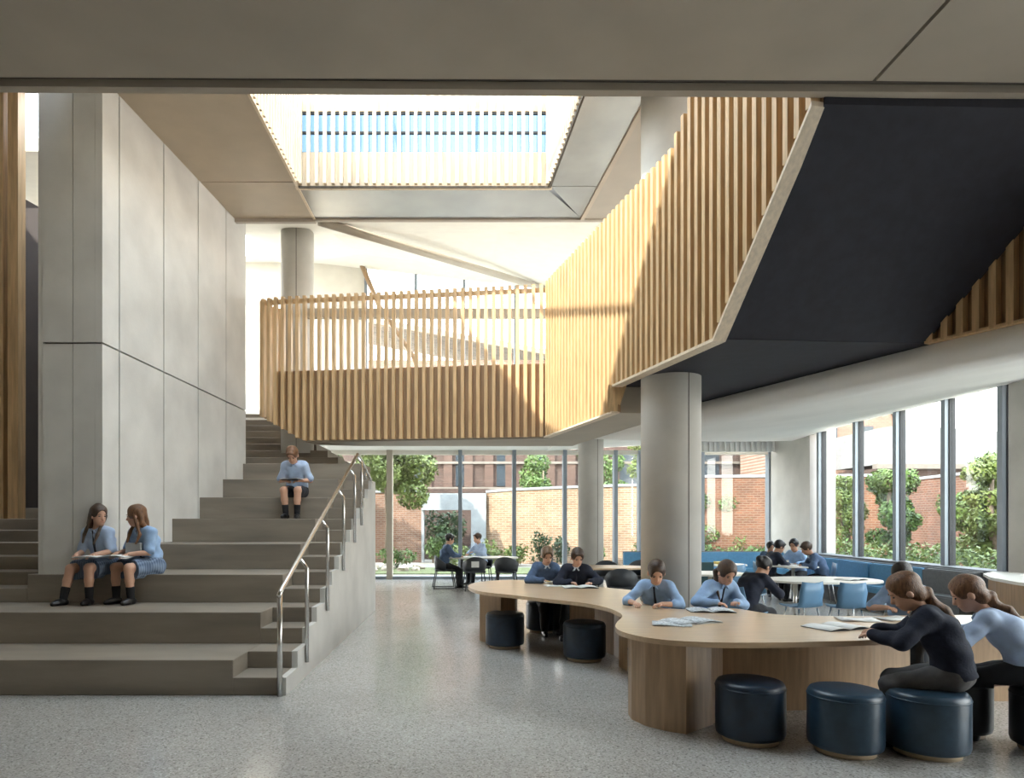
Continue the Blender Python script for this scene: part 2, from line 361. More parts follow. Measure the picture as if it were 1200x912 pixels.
# left beyond the wall: timber screen, dark recess, white wall
s = thing('slatted_screen', (-6.8, 9.3, 1.70), 'tall warm timber screen on the left steps beside the concrete wall', 'screen')
for i in range(9): slat(s, -6.19 - .2 * i, 9.30, 1.70, 7.58, 0, .14, .16, 'timber')
box('backing_board', -7.9, -6.28, 9.42, 9.46, 1.70, 7.58, 'timber_back', s)
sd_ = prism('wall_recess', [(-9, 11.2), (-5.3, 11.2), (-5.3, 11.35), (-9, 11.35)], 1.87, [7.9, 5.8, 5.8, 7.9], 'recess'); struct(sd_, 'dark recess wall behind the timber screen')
struct(box('wall_left', -10, -9.6, -7, 19.3, 0, 9.5, 'plaster'), 'plain left wall of the hall')
struct(box('wall_rear', -9.6, 8.6, -7.2, -7.0, 0, 5.2, 'plaster'), 'plain rear wall of the hall')
# upper floors
c = thing('upper_floor', (0, 0, 3.6), 'white edged floor slab of the gallery above the back windows', kind='structure')
box('slab', -2.35, 2.1, 13.45, 19.2, 3.62, 3.95, 'ceiling_white', c)
box('slab', -9.6, -2.36, 15.2, 19.2, 3.62, 3.95, 'ceiling_white', c)
# sloping cream ceiling at the back
QX = (-9.6, -4.6, 2.3, 8.6); zb = lambda x: 8.72 - .115 * (x + 2.9)
bmv = []; fcs = []
def slab4(name, pts, th, m, parent=None):
    ox, oy, oz = (parent.location if parent is not None else (0, 0, 0))
    V = [(p[0] - ox, p[1] - oy, p[2] - oz) for p in pts] + [(p[0] - ox, p[1] - oy, p[2] + th - oz) for p in pts]; n = len(pts)
    F = [tuple(range(n))[::-1], tuple(range(n, 2 * n))] + [(i, (i + 1) % n, n + (i + 1) % n, n + i) for i in range(n)]
    bm = bmesh.new(); vv = [bm.verts.new(p) for p in V]
    for f in F: bm.faces.new([vv[i] for i in f])
    return from_bm(name, bm, m, parent)
c = thing('ceiling', (0, 15, 7.4), 'cream sloping ceiling above the gallery with a long raking beam', kind='structure')
for a, b in ((-4.6, 2.3), (2.3, 8.6)):
    slab4('ceiling_panel', [(a, 12.36, 7.13), (b, 12.36, 7.13), (b, 19.2, zb(b)), (a, 19.2, zb(a))], .2, 'plaster', c)
zl = lambda x, y: 7.6 + (y - 11.5) * .17
for a, b in ((10.7, 15.5), (18.4, 19.2)): slab4('ceiling_panel', [(-9.6, a, zl(0, a)), (-4.6, a, zl(0, a)), (-4.6, b, zl(0, b)), (-9.6, b, zl(0, b))], .2, 'plaster', c)  # gap between panels is an added opening letting sun brighten the back wall
slab4('ceiling_panel', [(-5.3, 15.5, zl(0, 15.5)), (-4.6, 15.5, zl(0, 15.5)), (-4.6, 18.4, zl(0, 18.4)), (-5.3, 18.4, zl(0, 18.4))], .2, 'plaster', c)
P0, P1 = Vector((-2.75, 12.45, 7.12)), Vector((2.1, 18.9, 8.05))
tube('raking_beam', [P0, P1], .09, 'soffit', c, 6)
# gallery back wall
struct(box('wall_back', -9.6, -3.0, 19.2, 19.4, 3.95, 9.6, 'plaster'), 'cream wall at the back of the gallery')
t = thing('window_1', (1, 19.25, 3.95), 'tall gallery window wall behind the slatted balustrade', kind='structure')
xs = [-2.95, -1.55, -.2, 1.25, 2.65, 4.05, 5.45, 6.9, 8.5]
for x in xs: box('mullion', x - .04, x + .04, 19.14, 19.34, 3.95, zb(x), 'mullion', t)
for a, b in zip(xs[:-1], xs[1:]): prism('pane', [(a + .04, 19.24), (b - .04, 19.24), (b - .04, 19.25), (a + .04, 19.25)], 3.95, [zb(a), zb(b), zb(b), zb(a)], 'glass', t)
box('rail', -2.95, 8.5, 19.2, 19.28, 3.95, 4.05, 'mullion', t)
tube('raking_post', [(-3.1, 18.9, 8.9), (-2.55, 18.9, 7.6), (-1.6, 18.9, 6.2), (-.9, 18.9, 4.2)], .07, 'oak', t, 6)
# gallery beam seen through the balustrade
struct(box('trim_1', -3.2, 2.2, 13.3, 13.42, 5.62, 5.80, 'soffit'), 'grey horizontal rail behind the top of the slatted balustrade')

# ------------------------------------------------------------------ the wide stair
d1, T, R = 6.57, .87, .34; XI, XO = -2.29, -1.78
dk = lambda k: d1 + (k - 1) * T
st = thing('staircase', (-3.5, d1, 0), 'wide dark stone stair with deep seating tiers and a side flight', 'staircase')
B = .006
for k in range(1, 9):
    xl = -9.5 if k <= 2 else (-5.40 if k == 3 else WX(dk(k)) - .03)
    xr = XI if k <= 7 else -2.0
    box('seating_tier', xl, xr, dk(k), dk(k + 1) + .05, (k - 1) * R, k * R, 'stair_stone', st, B)
    if k <= 7:
        box('step', XI, XO - .06, dk(k), dk(k) + T / 2 + .03, (k - 1) * R, k * R - R / 2, 'stair_stone', st, B)
        box('step', XI, XO - .06, dk(k) + T / 2, dk(k + 1) + .05, (k - 1) * R, k * R, 'stair_stone', st, B)
    if k >= 3:                                          # narrow flight left of the wall
        xa = -5.40 if k == 3 else -5.25
        box('step', -9.5, xa, dk(k), dk(k) + T / 2 + .03, (k - 1) * R, k * R - R / 2, 'stair_stone', st, B)
        box('step', -9.5, xa, dk(k) + T / 2, dk(k + 1) + .05, (k - 1) * R, k * R, 'stair_stone', st, B)
# upper flight climbing behind the wall, its right ends stepping in
xe = [396, 384, 371, 352, 340, 330, 319, 309]
for i in range(8):
    y = dk(8) + .55 + .30 * i; z = 8 * R + .165 * (i + 1)
    xr = max((xe[i] - 552) / 800 * y, -3.9 + .0)
    box('step', -5.2, xr, y, 15.25, z - .165, z, 'stair_stone', st, B)
# stringer: stepped concrete side wall
prof = [(d1, 0)]
for k in range(1, 8):
    prof += ([(dk(k), (k - 1) * R)] if k > 1 else []) + [(dk(k), (k - .5) * R), (dk(k) + T / 2, (k - .5) * R), (dk(k) + T / 2, k * R)]
prof += [(12.7, 7 * R), (12.7, 0)]
sideprism('stringer', prof, XO - .06, XO, 'concrete', st)
box('end_wall', XI - .5, XO - .06, 12.58, 12.7, 0, 7 * R, 'concrete', st)
# handrail
h = thing('handrail', (-1.82, 6.5, 0), 'brushed steel handrail with round posts along the open stair side', 'handrail')
sl = R / T; zr = lambda y: 1.0 + sl * (y - 6.55)
tube('rail', [(-1.83, 6.5, .96), (-1.83, 6.58, 1.01), (-1.83, 11.0, zr(11.0)), (-1.82, 11.12, zr(11.0) - .02), (-1.80, 12.2, zr(11.0) - .32), (-1.80, 12.3, zr(11.0) - .4)], .024, 'steel', h, 10)
tube('post', [(-1.83, 6.53, 0), (-1.83, 6.53, .98)], .026, 'steel', h, 10)
for y in (7.3, 8.35, 9.4, 10.3, 10.95):
    zt = zr(y); zbm = (y - d1) * sl - .12
    tube('post', [(-1.755, y, max(0.1, zbm)), (-1.755, y, zt - .12), (-1.83, y, zt - .02)], .022, 'steel', h, 10)
for y in (11.35, 11.8, 12.3):
    tube('post', [(-1.82, y, 7 * R), (-1.82, y, zr(11.0) - .03 - (y - 11.1) * .29)], .02, 'steel', h, 8)

# ------------------------------------------------------------------ bridge, its slatted balustrade, the flight above
s = thing('bridge', (0, 12.6, 3.13), 'grey undersided bridge deck carried behind the slatted balustrade', kind='structure')
prism('deck', [(-3.1, 12.78), (1.36, 12.16), (1.99, 9.25), (2.95, 9.25), (2.60, 10.3), (2.07, 12.9), (2.0, 13.44), (-2.3, 13.44), (-3.0, 13.2)], 3.13, 3.9, 'soffit', s)
path = [(-3.75, 13.35), (-3.98, 13.05), (-3.92, 12.78), (-3.62, 12.66), (1.32, 12.0)]
def along(path, step):
    out = []; acc = 0; L = 0
    for (a, b) in zip(path[:-1], path[1:]):
        a = Vector(a); b = Vector(b); l = (b - a).length; t = acc
        while t <= l: out.append((a + (b - a) * (t / l), math.atan2((b - a).y, (b - a).x))); t += step
        acc = t - l
    return out
s = thing('slatted_balustrade', (-1.3, 12.4, 3.14), 'long timber slatted balustrade of the bridge, upper half open to the gallery', 'balustrade')
SW, SDP, PT = .062, .085, .14
for p, a in along(path, PT):
    zb0 = 3.14 if p.x > -3.12 else 3.14 + (-3.12 - p.x) * .60
    ztop = 5.80 + .02 * (p.x + 4) / 5.3
    slat(s, p.x, p.y, zb0, ztop, a, SW, SDP, 'timber')
def strip(name, pts, z0, z1, off, th, m, parent):        # a board following a plan path
    n = len(pts); A = []; Bp = []
    for i, p in enumerate(pts):
        t = (Vector(pts[min(i + 1, n - 1)]) - Vector(pts[max(i - 1, 0)])).normalized(); nn = Vector((-t.y, t.x))
        A.append(Vector(p) + nn * off); Bp.append(Vector(p) + nn * (off + th))
    za = z0 if isinstance(z0, list) else [z0] * n; zt = z1 if isinstance(z1, list) else [z1] * n
    ox, oy, oz = parent.location; V = []; F = []
    for i in range(n):
        V += [(A[i].x - ox, A[i].y - oy, za[i] - oz), (Bp[i].x - ox, Bp[i].y - oy, za[i] - oz), (Bp[i].x - ox, Bp[i].y - oy, zt[i] - oz), (A[i].x - ox, A[i].y - oy, zt[i] - oz)]
    for i in range(n - 1):
        o = 4 * i
        for k in range(4): F.append((o + k, o + (k + 1) % 4, o + 4 + (k + 1) % 4, o + 4 + k))
    F += [(3, 2, 1, 0), (4 * n - 4, 4 * n - 3, 4 * n - 2, 4 * n - 1)]
    bm = bmesh.new(); vv = [bm.verts.new(v) for v in V]
    for f in F: bm.faces.new([vv[i] for i in f])
    return from_bm(name, bm, m, parent)
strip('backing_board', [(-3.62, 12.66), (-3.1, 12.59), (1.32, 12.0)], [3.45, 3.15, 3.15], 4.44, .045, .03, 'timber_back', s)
strip('top_rail', path[1:], 5.70, 5.78, .05, .04, 'timber', s)
# stair balustrade: corner run, landing, then climbing
LX = lambda y: 3.924 - .217 * y
s = thing('stair_balustrade', (2.2, 9.0, 3.13), 'timber slatted balustrade climbing with the upper stair over the dark soffit', 'balustrade')
zlo = lambda y: 3.135 if y > 9.17 else (3.50 if y > 6.79 else 3.50 + 1.10 * (6.79 - y))
zhi = lambda y: 5.84 if y > 7.65 else 5.84 + .85 * (7.65 - y)
ang = math.atan2(-1, .217); ln = math.hypot(1, .217)
y = 11.9
while y > 5.42:
    slat(s, LX(y), y, zlo(y) + (.03 if y < 6.79 else 0), zhi(y), ang, SW, SDP, 'timber'); y -= PT / ln
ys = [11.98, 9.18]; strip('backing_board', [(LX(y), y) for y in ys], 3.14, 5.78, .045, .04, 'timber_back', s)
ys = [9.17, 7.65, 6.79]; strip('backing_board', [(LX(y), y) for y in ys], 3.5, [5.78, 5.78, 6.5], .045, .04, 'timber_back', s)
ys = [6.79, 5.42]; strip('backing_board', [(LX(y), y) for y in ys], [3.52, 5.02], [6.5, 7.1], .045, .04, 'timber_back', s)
ys = [11.98, 9.18]; strip('bottom_trim', [(LX(y), y) for y in ys], 3.12, 3.145, -.05, .12, 'timber_pale', s)
ys = [9.17, 6.79]; strip('bottom_trim', [(LX(y), y) for y in ys], 3.465, 3.495, -.05, .14, 'timber_pale', s)
ys = [6.79, 5.42]; strip('bottom_trim', [(LX(y), y) for y in ys], [3.465, 4.975], [3.505, 5.015], -.05, .14, 'timber_pale', s)
mesh('end_board', [(LX(9.2) - 2.25 - .05, 9.19 - 9, 0), (LX(9.2) - 2.25 + .10, 9.21 - 9, 0), (LX(9.15) - 2.15 + .10, 9.16 - 9, .36), (LX(9.15) - 2.25 - .05, 9.14 - 9, .36)], [(0, 1, 2, 3)], 'timber', s)
# dark navy soffits of the landing and the flight
s = thing('stair_soffit', (3.2, 8, 3.49), 'matt navy underside of the landing and the rising stair flight', kind='structure')
prism('landing_soffit', [(LX(9.15) + .06, 9.15), (LX(6.79) + .06, 6.79), (4.66, 6.95), (4.75, 7.05), (3.62, 10.45), (3.05, 11.4), (2.0, 11.4)], 3.485, 3.9, 'navy', s)
slab4('flight_soffit', [(LX(6.79) + .06, 6.80, 3.485), (LX(5.42) + .06, 5.42, 4.99), (5.26, 5.49, 4.99), (4.63, 6.95, 3.485)], .3, 'navy', s)
# right hand balustrade of the flight, seen from below
s = thing('stair_balustrade', (5.0, 6.2, 3.49), 'timber slatted balustrade on the far side of the dark stair soffit', 'balustrade')
a0, a1 = Vector((4.645, 6.95)), Vector((5.42, 5.25)); nn = 13
for i in range(nn):
    p = a0 + (a1 - a0) * ((i + .3) / nn); slat(s, p.x, p.y, 3.50, 6.0, math.atan2((a1 - a0).y, (a1 - a0).x), SW, SDP, 'timber')
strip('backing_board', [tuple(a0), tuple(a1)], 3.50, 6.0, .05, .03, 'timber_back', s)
strip('bottom_trim', [tuple(a0), tuple(a1)], 3.475, 3.50, -.05, .14, 'timber', s)
# raking white ceiling from the soffit edge to the window heads
c = thing('ceiling', (6, 11, 3.6), 'smooth white ceiling raking up to the garden window heads', kind='structure')
inn = [(8.6, 3.0, 4.1), (5.9, 4.2, 3.47), (5.42, 5.25, 3.47), (4.66, 6.95, 3.47), (4.07, 8.7, 3.47), (3.50, 10.4, 3.47), (2.93, 11.6, 3.47), (2.1, 13.0, 3.48)]
out = [(8.6, 3.2, 4.1), (8.6, 5.5, 4.1), (8.6, 7.5, 4.1), (8.6, 9.5, 4.1), (8.6, 11.5, 4.1), (8.6, 13.6, 4.1), (8.6, 16.0, 4.1), (8.6, 18.0, 4.0)]
V = []; F = []; n = len(inn); SUB = 6
for a, b in zip(inn, out):
    for q in range(SUB + 1):
        t_ = q / SUB; V.append((a[0] + (b[0] - a[0]) * t_ - 6, a[1] + (b[1] - a[1]) * t_ - 11, a[2] + (b[2] - a[2]) * (t_ ** 1.25) - 3.6))
W_ = SUB + 1
for i in range(n - 1):
    for q in range(SUB): F.append((i * W_ + q, i * W_ + q + 1, (i + 1) * W_ + q + 1, (i + 1) * W_ + q))
o = mesh('raking_soffit', V, F, 'ceiling_white', c, True); md = o.modifiers.new('thickness', 'SOLIDIFY'); md.thickness = .25; md.offset = -1 
slab4('raking_soffit', [(2.1, 13.0, 3.48), (8.6, 18.0, 4.0), (8.6, 19.2, 3.98), (2.1, 19.2, 3.60)], .25, 'ceiling_white', c)

# columns
def column(x, y, r, z0, z1, label, seam=None):
    t = thing('column', (x, y, z0), label, 'column', group=None)
    lathe('shaft', [(r, 0), (r, z1 - z0)], 'concrete_column', t, 48)
    if seam is not None: link('seam', slat_mesh('joint_dark'), t, (math.cos(seam) * (r - .003), math.sin(seam) * (r - .003), 0), (0, 0, seam), (.012, .010, z1 - z0))
    return t
column(2.54, 8.68, .37, 0, 7.1, 'thick concrete column behind the big curved table, under the navy soffit', -1.25)
column(2.86, 16.3, .30, 0, 7.9, 'round concrete column standing before the back garden windows', -1.2)
column(-3.47, 13.65, .32, 3.0, 7.42, 'round concrete column rising behind the left end of the bridge balustrade', -1.4)

# garden windows, back wall
t = thing('window_2', (2, 19.2, 0), 'floor to ceiling back windows onto the walled garden', kind='structure')
xs = [-4.2, -2.26, -.29, 1.22, 2.64, 4.06, 4.75, 6.48, 8.38]
for i, x in enumerate(xs):
    wdt = .10 if i == 1 else .065
    box('mullion', x - wdt, x + wdt * .6, 19.05, 19.3, 0, 3.62, 'mullion' if i > 1 else 'soffit', t)
for a, b in zip(xs[:-1], xs[1:]): box('pane', a + .04, b - .065, 19.2, 19.21, .08, 3.56, 'glass', t)
box('rail', -4.2, 8.38, 19.12, 19.28, 0, .08, 'mullion', t); box('rail', -4.2, 8.38, 19.12, 19.28, 3.5, 3.62, 'plaster', t)
struct(box('wall_pier', 8.36, 9.0, 16.85, 19.4, 0, 4.1, 'concrete_column'), 'concrete corner pier between the back and side windows')
struct(box('wall_pier', 8.36, 9.0, 9.75, 10.62, 0, 4.1, 'concrete_column'), 'concrete pier at the near end of the side windows')
t = thing('slatted_bulkhead', (7.2, 18.7, 3.5), 'white vertical slat bulkhead hung above the back garden window', 'bulkhead')
for i in range(16): slat(t, 6.1 + .145 * i, 18.70, 3.54, 4.35, 0, .05, .07, 'ceiling_white')
box('backing_board', 6.0, 8.34, 18.76, 18.80, 3.54, 4.35, 'ceiling_white', t)
# garden windows, right side
t = thing('window_3', (8.5, 13, .8), 'row of tall side windows with deep blue-grey mullions', kind='structure')
ysr = [16.55, 14.98, 13.55, 12.16, 10.85]
for y in ysr: box('mullion', 8.40, 8.58, y - .055, y + .055, .85, 4.12, 'mullion', t); box('glazing_bead', 8.47, 8.58, y - .075, y - .055, .85, 4.12, 'frame_dark', t)
for a, b in zip(ysr[1:], ysr[:-1]): box('pane', 8.50, 8.51, a + .055, b - .075, .87, 4.1, 'glass', t)
box('sill', 8.2, 8.6, 10.6, 16.85, .80, .87, 'booth_grey', t)
struct(box('wall_right', 8.5, 8.7, 9.7, 16.9, 0, .80, 'concrete'), 'low wall beneath the side windows')
t = thing('window_4', (8.5, 2, 0), 'near side glazing of the hall beyond the pier', kind='structure')
for y in (1.5, 3.5, 5.5, 7.5, 9.6): box('mullion', 8.3, 8.58, y - .05, y + .05, 0, 5.0 if y < 4 else 4.1, 'mullion', t)
for y in (1.5, 3.5, 5.5, 7.5): box('pane', 8.50, 8.51, y + .05, y + (2.05 if y == 7.5 else 1.95), .05, 4.1, 'glass', t)
struct(box('wall_right', 8.5, 8.7, -7, 1.45, 0, 5.1, 'concrete'), 'plain near right wall of the hall')

# ================================================================== THE GARDEN OUTSIDE
struct(box('ground', -60, 90, 19.3, 120, -.5, -.06, 'paving'), 'pale paved ground of the courtyard')
struct(box('ground', 8.7, 90, -30, 19.3, -.5, -.06, 'paving'), 'pale gravel ground beside the hall')
def leaves(name, cs, n, size, m, parent=None, kind=None, seed=1):
    """leaf quads scattered over a set of ellipsoids (centre, radii)"""
    r = np.random.RandomState(seed); V = []; F = []
    vol = np.array([a[1][0] * a[1][1] * a[1][2] for a in cs]) ** .67; vol = vol / vol.sum()
    for (c, rd), q in zip(cs, vol):
        k = max(20, int(n * q)); u = r.normal(size=(k, 3)); u /= np.linalg.norm(u, axis=1)[:, None]; rr = r.uniform(.55, 1.05, (k, 1)) ** .6
        P = np.array(c) + u * rr * np.array(rd)
        A = r.normal(size=(k, 3)); A /= np.linalg.norm(A, axis=1)[:, None]; Bv = np.cross(A, u + .3 * r.normal(size=(k, 3))); Bv /= np.linalg.norm(Bv, axis=1)[:, None] + 1e-6
        s = size * r.uniform(.6, 1.3, (k, 1))
        b0 = len(V); Q = np.stack([P - A * s, P - Bv * s * .5, P + A * s, P + Bv * s * .5], 1).reshape(-1, 3)
        V += Q.tolist(); F += [(b0 + 4 * i, b0 + 4 * i + 1, b0 + 4 * i + 2, b0 + 4 * i + 3) for i in range(k)]
    o = mesh(name, V, F, m, parent)
    if kind: o['kind'] = kind
    return o
def tree(x, y, h, rad, label, m='leaf', n=3500, trunk=.12, seed=1, lo=.4, size=.13):
    t = thing('tree', (x, y, -.06), label, 'tree')
    r = random.Random(seed)
    ltube('trunk', [(0, 0, 0), (.05, 0, h * .3), (-.05, .05, h * .6), (.0, 0, h * .85)], [trunk, trunk * .85, trunk * .6, trunk * .3], 'bark', t, 8)
    cs = []
    for i in range(11):
        a = r.uniform(0, 6.28); q = r.uniform(.2, .75) * rad; z = r.uniform(lo, .95) * h
        cs.append(((q * math.cos(a), q * math.sin(a), z), (rad * r.uniform(.35, .6),) * 2 + (rad * r.uniform(.3, .5),)))
        if i < 5: ltube('branch', [(0, 0, h * (lo - .05) + .2 * i), (q * math.cos(a) * .9, q * math.sin(a) * .9, z)], [trunk * .4, trunk * .15], 'bark', t, 5)
    leaves('foliage', cs, n, size, m, t, 'stuff', seed)
    return t
def shrub(x, y, r_, h, label, m='leaf', n=700, seed=1, size=.07):
    t = thing('shrub', (x, y, -.06), label, 'shrub', group=None)
    rr = random.Random(seed)
    cs = [((rr.uniform(-.5, .5) * r_, rr.uniform(-.5, .5) * r_, h * rr.uniform(.3, .75)), (r_ * .6, r_ * .6, h * .35)) for _ in range(6)]
    for i in range(4): ltube('stem', [(0, 0, 0), (rr.uniform(-.4, .4) * r_, rr.uniform(-.4, .4) * r_, h * .8)], [.02, .008], 'bark', t, 5)
    leaves('foliage', cs, n, size, m, t, 'stuff', seed); return t
# curved pale brick garden wall at the back, three runs
def wallrun(name, pts, z1, m, label, cap='render_grey'):
    t = thing(name, (pts[0][0], pts[0][1], -.06), label, 'wall')
    strip('brickwork', pts, -.06, z1, 0, .3, m, t); strip('coping', pts, z1, [q + .09 for q in (z1 if isinstance(z1, list) else [z1] * len(pts))], -.04, .38, cap, t); return t
wallrun('garden_wall', [(-9, 27.5), (-2.0, 27.5)], 2.75, 'brick_pink', 'pink brick garden wall behind the courtyard tree')
wallrun('garden_wall', [(.62, 27.6), (1.6, 26.9), (3.2, 26.2), (5.4, 25.6), (8.0, 25.2)], [2.75, 2.8, 2.85, 2.9, 2.95], 'brick_pale', 'sunlit pale brick garden wall curving across the courtyard')
wallrun('garden_wall', [(8.01, 25.0), (15, 24.2)], 3.2, 'brick_red_back', 'red brick garden wall behind the corner pier window')
cw = bpy.data.objects['garden_wall.002']
cv = leaves('creeper', [((x, -.12, z), (.45, .12, .35)) for x, z in ((.6, 1.2), (1.4, 2.3), (2.2, 1.7), (2.9, 2.6), (1.9, .9), (.3, 2.4), (3.3, 1.4), (4.0, 2.2))], 2600, .06, 'leaf', cw, 'stuff', 15)
t = thing('garden_pavilion', (-.7, 27.8, -.06), 'white lintelled garden opening with dark greenery inside', 'pavilion')
box('lintel', -2.0, .60, 27.4, 27.9, 2.05, 2.72, 'render_grey', t); box('pier', -.0, .60, 27.4, 27.9, -.06, 2.05, 'render_grey', t); box('back_wall', -2.2, .8, 29.5, 29.6, -.06, 3, 'brick_dark', t)
box('pier', -2.0, -1.9, 27.5, 27.9, -.06, 2.05, 'render_grey', t)
shrub(-1.1, 28.3, .9, 2.0, 'dark shrub filling the garden opening', 'leaf_dark', 1600, 5, .09)
shrub(-1.5, 27.0, .45, 1.1, 'grey-green shrub before the garden opening', 'leaf', 500, 6)
tree(-3.0, 24.5, 5.2, 1.5, 'light green courtyard tree before the pink brick wall', 'leaf_light', 13000, .13, 3, .45, .085)
tree(-6.2, 25.0, 5.4, 1.5, 'green courtyard tree seen through the stair rail', 'leaf', 9000, .13, 4, .3, .085)
for i, (x, y, r_, h, m) in enumerate(((-2.6, 24.0, .7, .7, 'leaf'), (-.4, 25.6, .5, .8, 'leaf_light'), (.6, 25.9, .6, 1.0, 'leaf_light'), (1.7, 25.5, .5, .8, 'leaf_light'), (2.6, 25.0, .45, 1.2, 'leaf_dark'), (3.4, 24.9, .45, 1.1, 'leaf_dark'), (4.3, 24.4, .5, .8, 'leaf'))):
    o = shrub(x, y, r_, h, ('leafy shrub at the foot of the sunlit pale brick wall'), m, 500, 20 + i); o['group'] = 'shrubs along the garden walls'
for i, (x, y, r_, h, m) in enumerate(((8.3, 24.0, .6, .8, 'leaf'), (9.2, 23.7, .6, 1.0, 'leaf_light'), (10.0, 23.6, .6, .8, 'leaf'), (6.2, 24.4, .5, .9, 'leaf'))):
    o = shrub(x, y, r_, h, 'leafy shrub growing before the red garden wall', m, 600, 30 + i); o['group'] = 'shrubs before the red wall'
# rockery and lawn
box_ = box('lawn', -8, 6, 21.5, 24.2, -.055, -.03, 'grass'); tag(box_, 'strip of lawn outside the back windows', 'lawn')
for i in range(12):
    rr = random.Random(50 + i); x = -4.4 + .52 * (i % 6) + rr.uniform(-.06, .06); y = 22.7 + .85 * (i // 6) + rr.uniform(-.1, .1); s_ = rr.uniform(.15, .24)
    bm = bmesh.new(); bmesh.ops.create_icosphere(bm, subdivisions=2, radius=s_)
    for v in bm.verts: v.co *= rr.uniform(.8, 1.15); v.co.z *= .65
    o = from_bm('garden_rock', bm, 'rock', None, False, loc=(x, y, -.06 + s_ * .35)); tag(o, 'rough tan boulder in the rockery outside the back windows', 'rock', 'rockery boulders')
# dark brick and timber building behind the wall
t = thing('apartment_building', (2, 40, -.06), 'dark brick building with timber cladding beyond the garden wall', 'building')
box('wall', -12, 22, 40, 50, -.06, 8.5, 'brick_dark', t)
for i in range(10): box('cladding_band', -4 + i * 1.2, -4 + i * 1.2 + .5, 39.85, 40, 3.5, 8.5, 'timber_clad', t)
for i in range(8):
    w_ = box('window', -3.3 + i * 2.4, -2.3 + i * 2.4, 39.9, 40, 3.6, 5.6, 'dark_glass', t)
for z in (3.4, 4.9, 6.2): box('sill_band', -12, 22, 39.8, 40, z, z + .14, 'stone_band', t)
slab4('roof', [(-13, 39.4, 14.3), (4.8, 39.4, 11.1), (4.8, 51, 12.5), (-13, 51, 15.7)], .3, 'roof_tile', t)
slab4('gable_wall', [(-12, 40, 8.4), (4.5, 40, 8.4), (4.5, 40.3, 8.4), (-12, 40.3, 8.4)], 2.6, 'brick_pink', t)
for i, (x, y, h, r_, m) in enumerate(((3.5, 33, 4.8, 1.2, 'leaf'), (6.3, 32, 5.0, 1.3, 'leaf'), (9.0, 34, 6.5, 1.6, 'leaf_light'))):
    tree(x, y, h, r_, ('slim green tree rising behind the pale garden wall', 'bushy green tree between the garden wall and dark building', 'tall light tree behind the red garden wall')[i], m, 6000, .1, 60 + i, .4, .085)
# right side garden
t = wallrun('garden_wall', [(17.0, 26), (16.0, 18), (15.2, 8)][::-1], 3.15, 'brick_red_side', 'red brick garden wall overgrown with ivy past the side windows')
lf = [((15.5 + .12 * (y - 12), y, z), (.25, .7, .5)) for y, z in ((9.5, 1.6), (10.5, 2.6), (12.2, 1.0), (15.2, .8), (11.5, 2.4), (13, 1.6), (14.5, 2.5), (16, 1.2), (17.5, 2.3), (19, 1.6), (20.5, 2.5), (22, 1.4), (23.5, 2.2))]
lv = leaves('ivy', [((a[0] - .35 - 15.2, a[1] - 8, a[2] + .06), b) for a, b in lf], 11000, .065, 'leaf', None, 'stuff', 9)
lv.parent = t
for i, (x, y, h, r_, m) in enumerate(((12.6, 20.5, 3.4, .8, 'leaf'), (13.0, 17.0, 3.4, .8, 'leaf_light'), (12.8, 14.4, 3.3, .75, 'leaf_dark'), (12.6, 12.2, 3.4, .8, 'leaf_dark'), (13.2, 10.6, 3.6, .8, 'leaf'))):
    tree(x, y, h, r_, ('slender tree before the ivy wall, past the corner pier', 'light green tree before the ivy wall', 'dark leaved tree before the ivy wall', 'dark dense tree near the end of the ivy wall', 'bushy tree beyond the near end of the side windows')[i], m, 6500, .12, 70 + i, .3, .065)
h = thing('hedge', (10.2, 15, -.06), 'low clipped hedge just outside the side windows', 'hedge')
leaves('foliage', [((0, y, .62), (.6, .8, .60)) for y in np.arange(-6, 7, .9)], 6500, .06, 'leaf_light', h, 'stuff', 11)
leaves('undergrowth', [((1.3, y, .55), (.6, .9, .6)) for y in np.arange(-6, 7, 1.1)], 3500, .07, 'leaf', h, 'stuff', 12)
# houses past the garden wall
def xzprism(name, pts, y0, y1, m, parent):
    ox, oy, oz = parent.location; bm = bmesh.new(); n = len(pts)
    a = [bm.verts.new((q[0] - ox, y0 - oy, q[1] - oz)) for q in pts]; b = [bm.verts.new((q[0] - ox, y1 - oy, q[1] - oz)) for q in pts]
    bm.faces.new(a); bm.faces.new(b[::-1])
    for i in range(n): bm.faces.new((a[i], a[(i + 1) % n], b[(i + 1) % n], b[i]))
    return from_bm(name, bm, m, parent)
t = thing('house', (19.5, 34, -.06), 'tall pale brick house gable beyond the side windows', 'house')
xzprism('brick_gable', [(15.5, -.06), (22.4, -.06), (22.4, 5.4), (20.6, 7.2), (19.4, 9.2), (15.5, 9.6)], 34, 39.3, 'brick_pink', t)
xzprism('roof', [(22.6, 5.3), (22.6, 5.5), (20.7, 7.4), (19.5, 9.4), (15.4, 9.8), (15.4, 9.6), (19.4, 9.2), (20.6, 7.2)], 33.8, 39.4, 'roof_tile', t)
for x in (17.4, 19.2): w_ = box('window', x, x + .8, 33.93, 34, 5.0, 6.3, 'dark_glass', t)
t = thing('garden_shed', (21, 29.5, -.06), 'low building with a pale sloping roof and dark eaves past the ivy wall', 'building')
xzprism('roof', [(17.6, 4.05), (25.5, 4.05), (23.4, 5.45), (18.6, 5.75), (17.6, 5.6)], 29.5, 33, 'roof_white', t)
box('eaves_band', 17.4, 25.8, 29.3, 29.6, 3.85, 4.06, 'stone_band', t); box('wall', 17.7, 25.4, 29.7, 32.9, -.06, 3.9, 'brick_dark', t)
tree(12.0, 21.8, 3.5, .75, 'narrow light tree near the corner pier outside', 'leaf_light', 5000, .1, 81, .3, .06)
